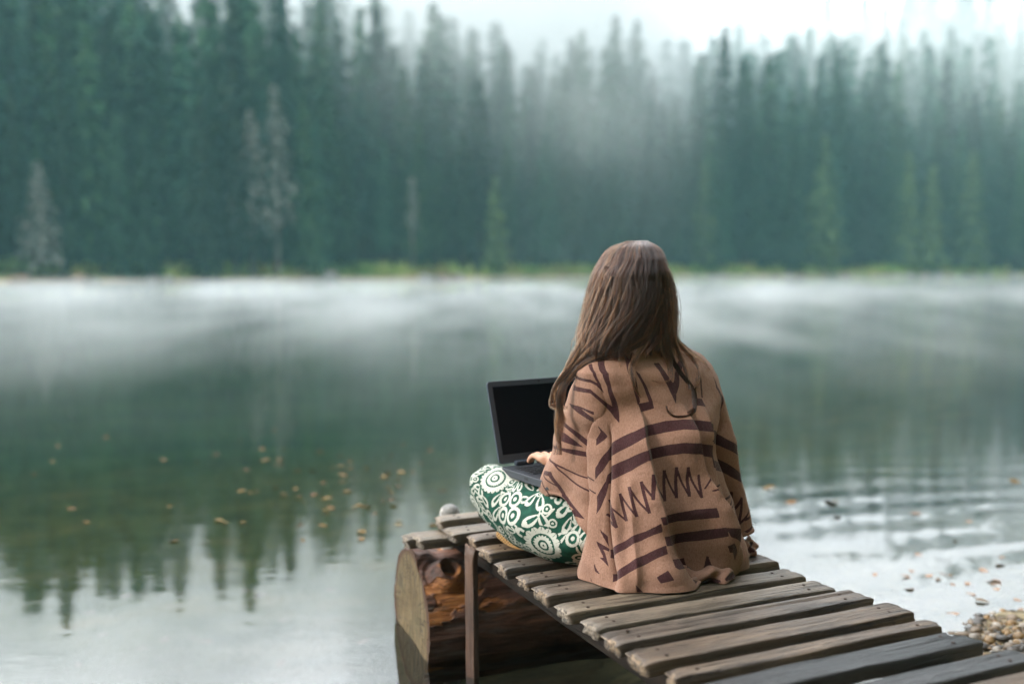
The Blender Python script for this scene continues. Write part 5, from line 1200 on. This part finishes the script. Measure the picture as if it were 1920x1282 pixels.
sc_ = slab('screen', LW - 0.030, 0.192, 0.002, 0.001, M_SCR, lid); sc_.location = (0.015, 0.024, 0.0013)
bz = rbox('bezel_lip', 0.012, LW - 0.012, 0.020, 0.0235, 0.0, 0.0016, M_SHELL, lid, 0)
rbox('webcam', LW / 2 - .003, LW / 2 + .003, 0.2215, 0.2255, 0.0, 0.0006, M_KEY, lid, 0)
rbox('port', -0.0006, 0.002, 0.10, 0.115, -0.012, -0.006, M_KEY, base, 0)
# ------------------------------------------------------------------ hair
HAIR = Loft([(0.824, 1176, 1212, .034, .092), (0.812, 1150, 1227, .062, .090), (0.797, 1136, 1236, .078, .088), (0.774, 1125, 1242, .092, .082), (0.737, 1114, 1253, .088, .062),
             (0.700, 1107, 1259, .096, .062), (0.662, 1101, 1261, .098, .062), (0.624, 1097, 1261, .094, .062), (0.586, 1091, 1261, .084, .060), (0.552, 1090, 1262, .074, .058), (0.530, 1098, 1262, .066, .056)], expo=1.0)
m = N('hair_base'); M_HB = m.surf(m.ramp(m.noise(m.coord('Object', (1, 1, .15)), 260, 3), [(0.3, (0.010, 0.006, 0.005)), (0.7, (0.040, 0.022, 0.014))]), 0.6, 0.2)
th = np.linspace(-2.15, 2.15, 90); zz = np.linspace(0.535, 0.824, 70); T, Zz = np.meshgrid(th, zz); Pg = HAIR.pt(T, Zz); n = surf_normals(Pg); cap = Pg - n * 0.009
thf = np.linspace(2.15, 2 * math.pi - 2.15, 60); Tf, Zf = np.meshgrid(thf, np.linspace(0.745, 0.824, 30)); Zf = Zf + 0.030 * np.clip((math.pi - np.abs(Tf - math.pi) - 2.15) / 1.0, 0, 1) * (0.824 - Zf) / 0.079; capf = HAIR.pt(Tf, Zf) - surf_normals(HAIR.pt(Tf, Zf)) * 0.007
lid_ = np.stack([HAIR.pt(np.linspace(-math.pi, math.pi, 90), np.full(90, 0.824)) * (1 - q_) + HAIR.pt(np.linspace(-math.pi, math.pi, 90), np.full(90, 0.824)).mean(0) * q_ + np.array([0, 0, -0.006 + 0.004 * q_]) for q_ in (0, .5, .999)])
hb = fast_mesh('hair_volume', np.concatenate([cap.reshape(-1, 3), capf.reshape(-1, 3), lid_.reshape(-1, 3)]), np.concatenate([grid_faces(70, 90), grid_faces(30, 60, False, 6300), grid_faces(3, 90, False, 8100)]), M_HB); 
# arrays for laying locks on what is under them
_t, _z = np.meshgrid(np.linspace(-2.0, 2.0, 220), np.linspace(0.53, 0.824, 160)); HS = HAIR.pt(_t, _z); HN = surf_normals(HS)
_c = np.array([0, 0, CAM_Z]); hx, hy = pix(HS); hf = (HN * (HS - _c)).sum(-1) < 0
BS = Pb[::6, :470:4]; BN = surf_normals(Pb)[::6, :470:4]; bx_, by_ = pix(BS); bf = (BN * (BS - _c)).sum(-1) < 0
def lie(px, py, lift, Yd=None):
    d = (hx - px) ** 2 + (hy - py) ** 2 + (~hf) * 1e4; i = np.argmin(d)
    d2 = (bx_ - px) ** 2 + (by_ - py) ** 2 + (~bf) * 1e4; j = np.argmin(d2); Ys = []
    if d.flat[i] < 60: Ys.append(HS.reshape(-1, 3)[i][1])
    if d2.flat[j] < 60: Ys.append(BS.reshape(-1, 3)[j][1])
    Y = min(Ys) if Ys else (Yd if Yd is not None else min(HS.reshape(-1, 3)[i][1], BS.reshape(-1, 3)[j][1]))
    return np.array(at(px, py, Y - lift))
rh = np.random.RandomState(7)
STR = []; RAD = []; TON = []
def emit(P_, r0, r1, tone=None):
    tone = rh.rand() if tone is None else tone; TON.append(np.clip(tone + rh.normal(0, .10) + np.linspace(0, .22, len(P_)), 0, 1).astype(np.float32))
    STR.append(P_.astype(np.float32)); k = len(P_); RAD.append(np.linspace(r0, r1, k).astype(np.float32))
NP = 22
# shell strands: fan from the crown, clumped, waving more towards the tips
ncl = 420
cl_t = np.sort(rh.uniform(-2.05, 2.05, ncl)); cl_ph = rh.uniform(0, 6.28, ncl); cl_end = rh.uniform(0.535, 0.60, ncl); cl_amp = rh.uniform(0.5, 1.6, ncl); cl_l = rh.uniform(-0.009, 0.009, ncl)
cl_end[rh.rand(ncl) < .25] += 0.06; cl_tone = rh.beta(0.8, 1.2, ncl) * np.where(np.abs(cl_t - 0.35) < 0.75, 0.62, 1.0)  # clumps at the back, right of centre, darkened: shade painted into their tone
s_ = np.linspace(0, 1, NP)
cnt = 26000
ci = rh.randint(0, ncl, cnt)
order = rh.rand(cnt)
for i in range(cnt):
    c = ci[i]; t0 = cl_t[c] + rh.normal(0, 0.024); zt = 0.826 - 0.035 * rh.rand() ** 2
    ze = cl_end[c] + rh.uniform(-0.012, 0.02); z = zt + (ze - zt) * s_ ** 1.15
    low = np.clip((0.70 - z) / 0.15, 0, 1)
    conv = t0 + (cl_t[c] - t0) * 0.75 * s_
    drift = -0.42 * low ** 1.4 * math.exp(-((cl_t[c] - 0.15) / 0.75) ** 2) - 0.10 * low
    wob = cl_amp[c] * (0.045 + 0.11 * low) * np.sin(s_ * 9 + cl_ph[c]) + rh.normal(0, 0.006) * s_
    th_ = conv + drift + wob
    P_ = HAIR.pt(th_, z)
    cen = HAIR.pt(th_ * 0, z) * 0; 
    dirn = P_ - (np.array([P0[0], P0[1], 0]) + FWD * 0.062 + RGT * 0.045) * np.array([1, 1, 0]); dirn[:, 2] = 0; nl2 = np.linalg.norm(dirn, axis=1, keepdims=True) + 1e-6
    off = cl_l[c] * (0.3 + s_) + rh.normal(0, 0.0016) + 0.0025 * np.sin(s_ * 7 + cl_ph[c] * 2) * s_ - 0.003
    if rh.rand() < 0.08: off = off + 0.012 * s_ * rh.rand() + 0.003 + 0.004 * np.sin(s_ * rh.uniform(4, 12) + i)
    P_ = P_ + dirn / nl2 * off[:, None]
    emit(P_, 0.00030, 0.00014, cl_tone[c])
for i in range(2200):      # the hair over the forehead, parted and swept to the sides
    t0 = rh.uniform(2.0, 2 * math.pi - 2.0); tt_ = t0 if t0 < math.pi else t0 - 2 * math.pi; ze = rh.uniform(0.60, 0.70)
    z = 0.826 + (ze - 0.826) * s_ ** 1.15; tgt = 2.15 * np.sign(tt_); P_ = HAIR.pt(tt_ + (tgt - tt_) * sstep(0.15, 0.75, s_), z - 0.004); emit(P_, 0.0003, 0.00014, 0.15 + 0.3 * rh.rand())
def catmull(P_, n):
    P_ = np.asarray(P_); d = np.r_[0, np.cumsum(np.linalg.norm(np.diff(P_, axis=0), axis=1))]; t = np.linspace(0, d[-1], n)
    return np.stack([pchip(d, P_[:, k], t) for k in range(3)], 1)
def lock(pts, count, w0, w1, lift=0.006, curl=0.0, freq=3.0, Yd=2.46, rad=0.00030, tipvar=0.12, n=34, dark=1.0):
    G = np.array([lie(px, py, lift, Yd) for px, py in pts]); G[1:-1, 1] = (G[:-2, 1] + G[1:-1, 1] * 2 + G[2:, 1]) / 4
    s_ = np.linspace(0, 1, n); Gd = catmull(G, n); tan_ = np.gradient(Gd, axis=0); tan_ /= np.linalg.norm(tan_, axis=1, keepdims=True) + 1e-9
    side = np.cross(tan_, np.array([0, -1., 0])); side /= np.linalg.norm(side, axis=1, keepdims=True) + 1e-6
    sub_t = rh.rand(6) * .85
    for i in range(count):
        g = i % 6; a = (g - 2.5) * 0.45 + rh.normal(0, .22); b = abs(rh.normal(0, 0.6)); ph = rh.uniform(-0.4, 0.4); sp = rh.uniform(0, 6.28)
        w = w0 * (1 - s_) + w1 * s_
        off = a * w + curl * np.sin(s_ * freq * 6.28 + ph + a) * s_ * 0.6 + 0.0012 * np.sin(s_ * 14 + sp)
        dep = b * w * 0.6 + abs(curl) * 0.5 * (1 + np.cos(s_ * freq * 6.28 + ph)) * s_
        P_ = Gd + side * off[:, None] + np.array([0, -1., 0]) * dep[:, None]
        e = int(n * (1 - tipvar * rh.rand() ** 1.5)); P_ = P_[:max(8, e)]
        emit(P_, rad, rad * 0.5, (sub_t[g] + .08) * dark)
# left side, falling in front of the shoulder
lock([(1150, 520), (1118, 600), (1092, 650), (1068, 690), (1048, 715), (1034, 738), (1031, 757), (1045, 763), (1058, 752)], 130, .0050, .0035, curl=.007)
lock([(1140, 500), (1112, 580), (1088, 650), (1064, 700), (1052, 740), (1050, 780), (1046, 820), (1044, 862)], 190, .0055, .0035, curl=.011)
lock([(1165, 560), (1140, 620), (1105, 660), (1078, 690), (1060, 720), (1047, 748), (1048, 790), (1051, 835)], 190, .0060, .0045, curl=.011, freq=2.3)
lock([(1150, 560), (1125, 620), (1098, 656), (1073, 684), (1052, 712), (1038, 742), (1046, 768), (1060, 765), (1062, 750)], 110, .0045, .0035, curl=.007)
lock([(1130, 540), (1105, 610), (1080, 660), (1060, 700), (1042, 728), (1046, 760), (1055, 800)], 120, .0060, .005, curl=.010, freq=2.0)
# across the nape, swept to the left
lock([(1236, 570), (1216, 630), (1164, 660), (1114, 676), (1076, 698), (1052, 732)], 190, .0055, .0040)
lock([(1245, 540), (1228, 610), (1178, 650), (1122, 668), (1086, 688), (1062, 716), (1046, 750)], 190, .0060, .0040)
lock([(1215, 560), (1188, 620), (1140, 655), (1098, 674), (1066, 702), (1050, 740)], 220, .0065, .0045)
lock([(1195, 540), (1165, 610), (1128, 648), (1092, 672), (1060, 708)], 220, .0070, .0045)
# stray wisps off the left outline
lock([(1112, 560), (1098, 608), (1082, 628), (1073, 640), (1071, 660), (1076, 676)], 9, .002, .002, tipvar=.4)
lock([(1110, 590), (1088, 636), (1072, 672), (1066, 690)], 14, .003, .004, tipvar=.4)
# locks down the back of the poncho on the right
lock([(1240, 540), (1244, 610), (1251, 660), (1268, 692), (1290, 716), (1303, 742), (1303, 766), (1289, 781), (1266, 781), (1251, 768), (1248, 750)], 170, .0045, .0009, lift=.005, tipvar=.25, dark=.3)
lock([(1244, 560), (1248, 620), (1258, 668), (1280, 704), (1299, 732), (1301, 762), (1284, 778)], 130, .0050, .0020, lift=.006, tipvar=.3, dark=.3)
lock([(1228, 570), (1213, 635), (1192, 668), (1184, 690), (1190, 722), (1205, 750)], 150, .0050, .0028, lift=.005, curl=.003, freq=1.5, tipvar=.35)
lock([(1240, 590), (1238, 645), (1254, 690), (1257, 710), (1240, 717), (1218, 712)], 22, .003, .0012, lift=.004, tipvar=.3)
lock([(1250, 540), (1256, 612), (1276, 650), (1300, 674), (1310, 700), (1304, 721), (1287, 730)], 90, .0050, .0030, lift=.006, tipvar=.3)
lock([(1252, 560), (1260, 630), (1274, 668), (1288, 702), (1292, 735)], 110, .0060, .0035, lift=.006, curl=.003, tipvar=.35)
lock([(1238, 580), (1246, 640), (1256, 680), (1258, 712)], 110, .0065, .0040, lift=.006, tipvar=.4)
lock([(1256, 560), (1266, 630), (1296, 660), (1322, 680), (1334, 700)], 60, .0040, .0020, lift=.004, tipvar=.4)
lock([(1222, 590), (1205, 645), (1186, 676), (1178, 700)], 60, .005, .003, lift=.005, tipvar=.5)
lock([(1200, 600), (1180, 650), (1160, 676), (1170, 700), (1182, 706)], 16, .003, .001, lift=.004, tipvar=.5)
sizes = [len(p) for p in STR]; POS = np.concatenate(STR); RR = np.concatenate(RAD)
hc = bpy.data.hair_curves.new('hair'); hc.add_curves(sizes)
hc.attributes['position'].data.foreach_set('vector', POS.ravel())
ra = hc.attributes.get('radius') or hc.attributes.new('radius', 'FLOAT', 'POINT'); ra.data.foreach_set('value', RR)
ta = hc.attributes.new('tone', 'FLOAT', 'POINT'); ta.data.foreach_set('value', np.concatenate(TON))
m = bpy.data.materials.new('brown_hair'); m.use_nodes = True; nt = m.node_tree; nt.nodes.remove(nt.nodes['Principled BSDF'])
hp_ = nt.nodes.new('ShaderNodeBsdfHairPrincipled'); hp_.parametrization = 'COLOR'
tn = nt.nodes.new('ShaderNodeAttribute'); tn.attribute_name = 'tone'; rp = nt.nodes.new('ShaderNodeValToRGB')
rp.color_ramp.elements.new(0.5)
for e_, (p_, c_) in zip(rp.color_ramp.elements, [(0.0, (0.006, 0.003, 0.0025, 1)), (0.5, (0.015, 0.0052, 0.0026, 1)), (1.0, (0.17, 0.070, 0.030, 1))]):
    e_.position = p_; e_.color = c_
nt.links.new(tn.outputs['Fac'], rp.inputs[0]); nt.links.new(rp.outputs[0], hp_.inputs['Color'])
hp_.inputs['Roughness'].default_value = 0.30; hp_.inputs['Radial Roughness'].default_value = 0.35
nt.links.new(hp_.outputs[0], nt.nodes['Material Output'].inputs[0])
hc.materials.append(m)
hair = bpy.data.objects.new('hair', hc); COL.objects.link(hair); own(hair)
hb.parent = hair; hb.matrix_parent_inverse = Matrix.Translation(-person.location) @ Matrix.Identity(4) if False else PINV
hair['label'] = 'long loose brown hair with curled ends over both shoulders'
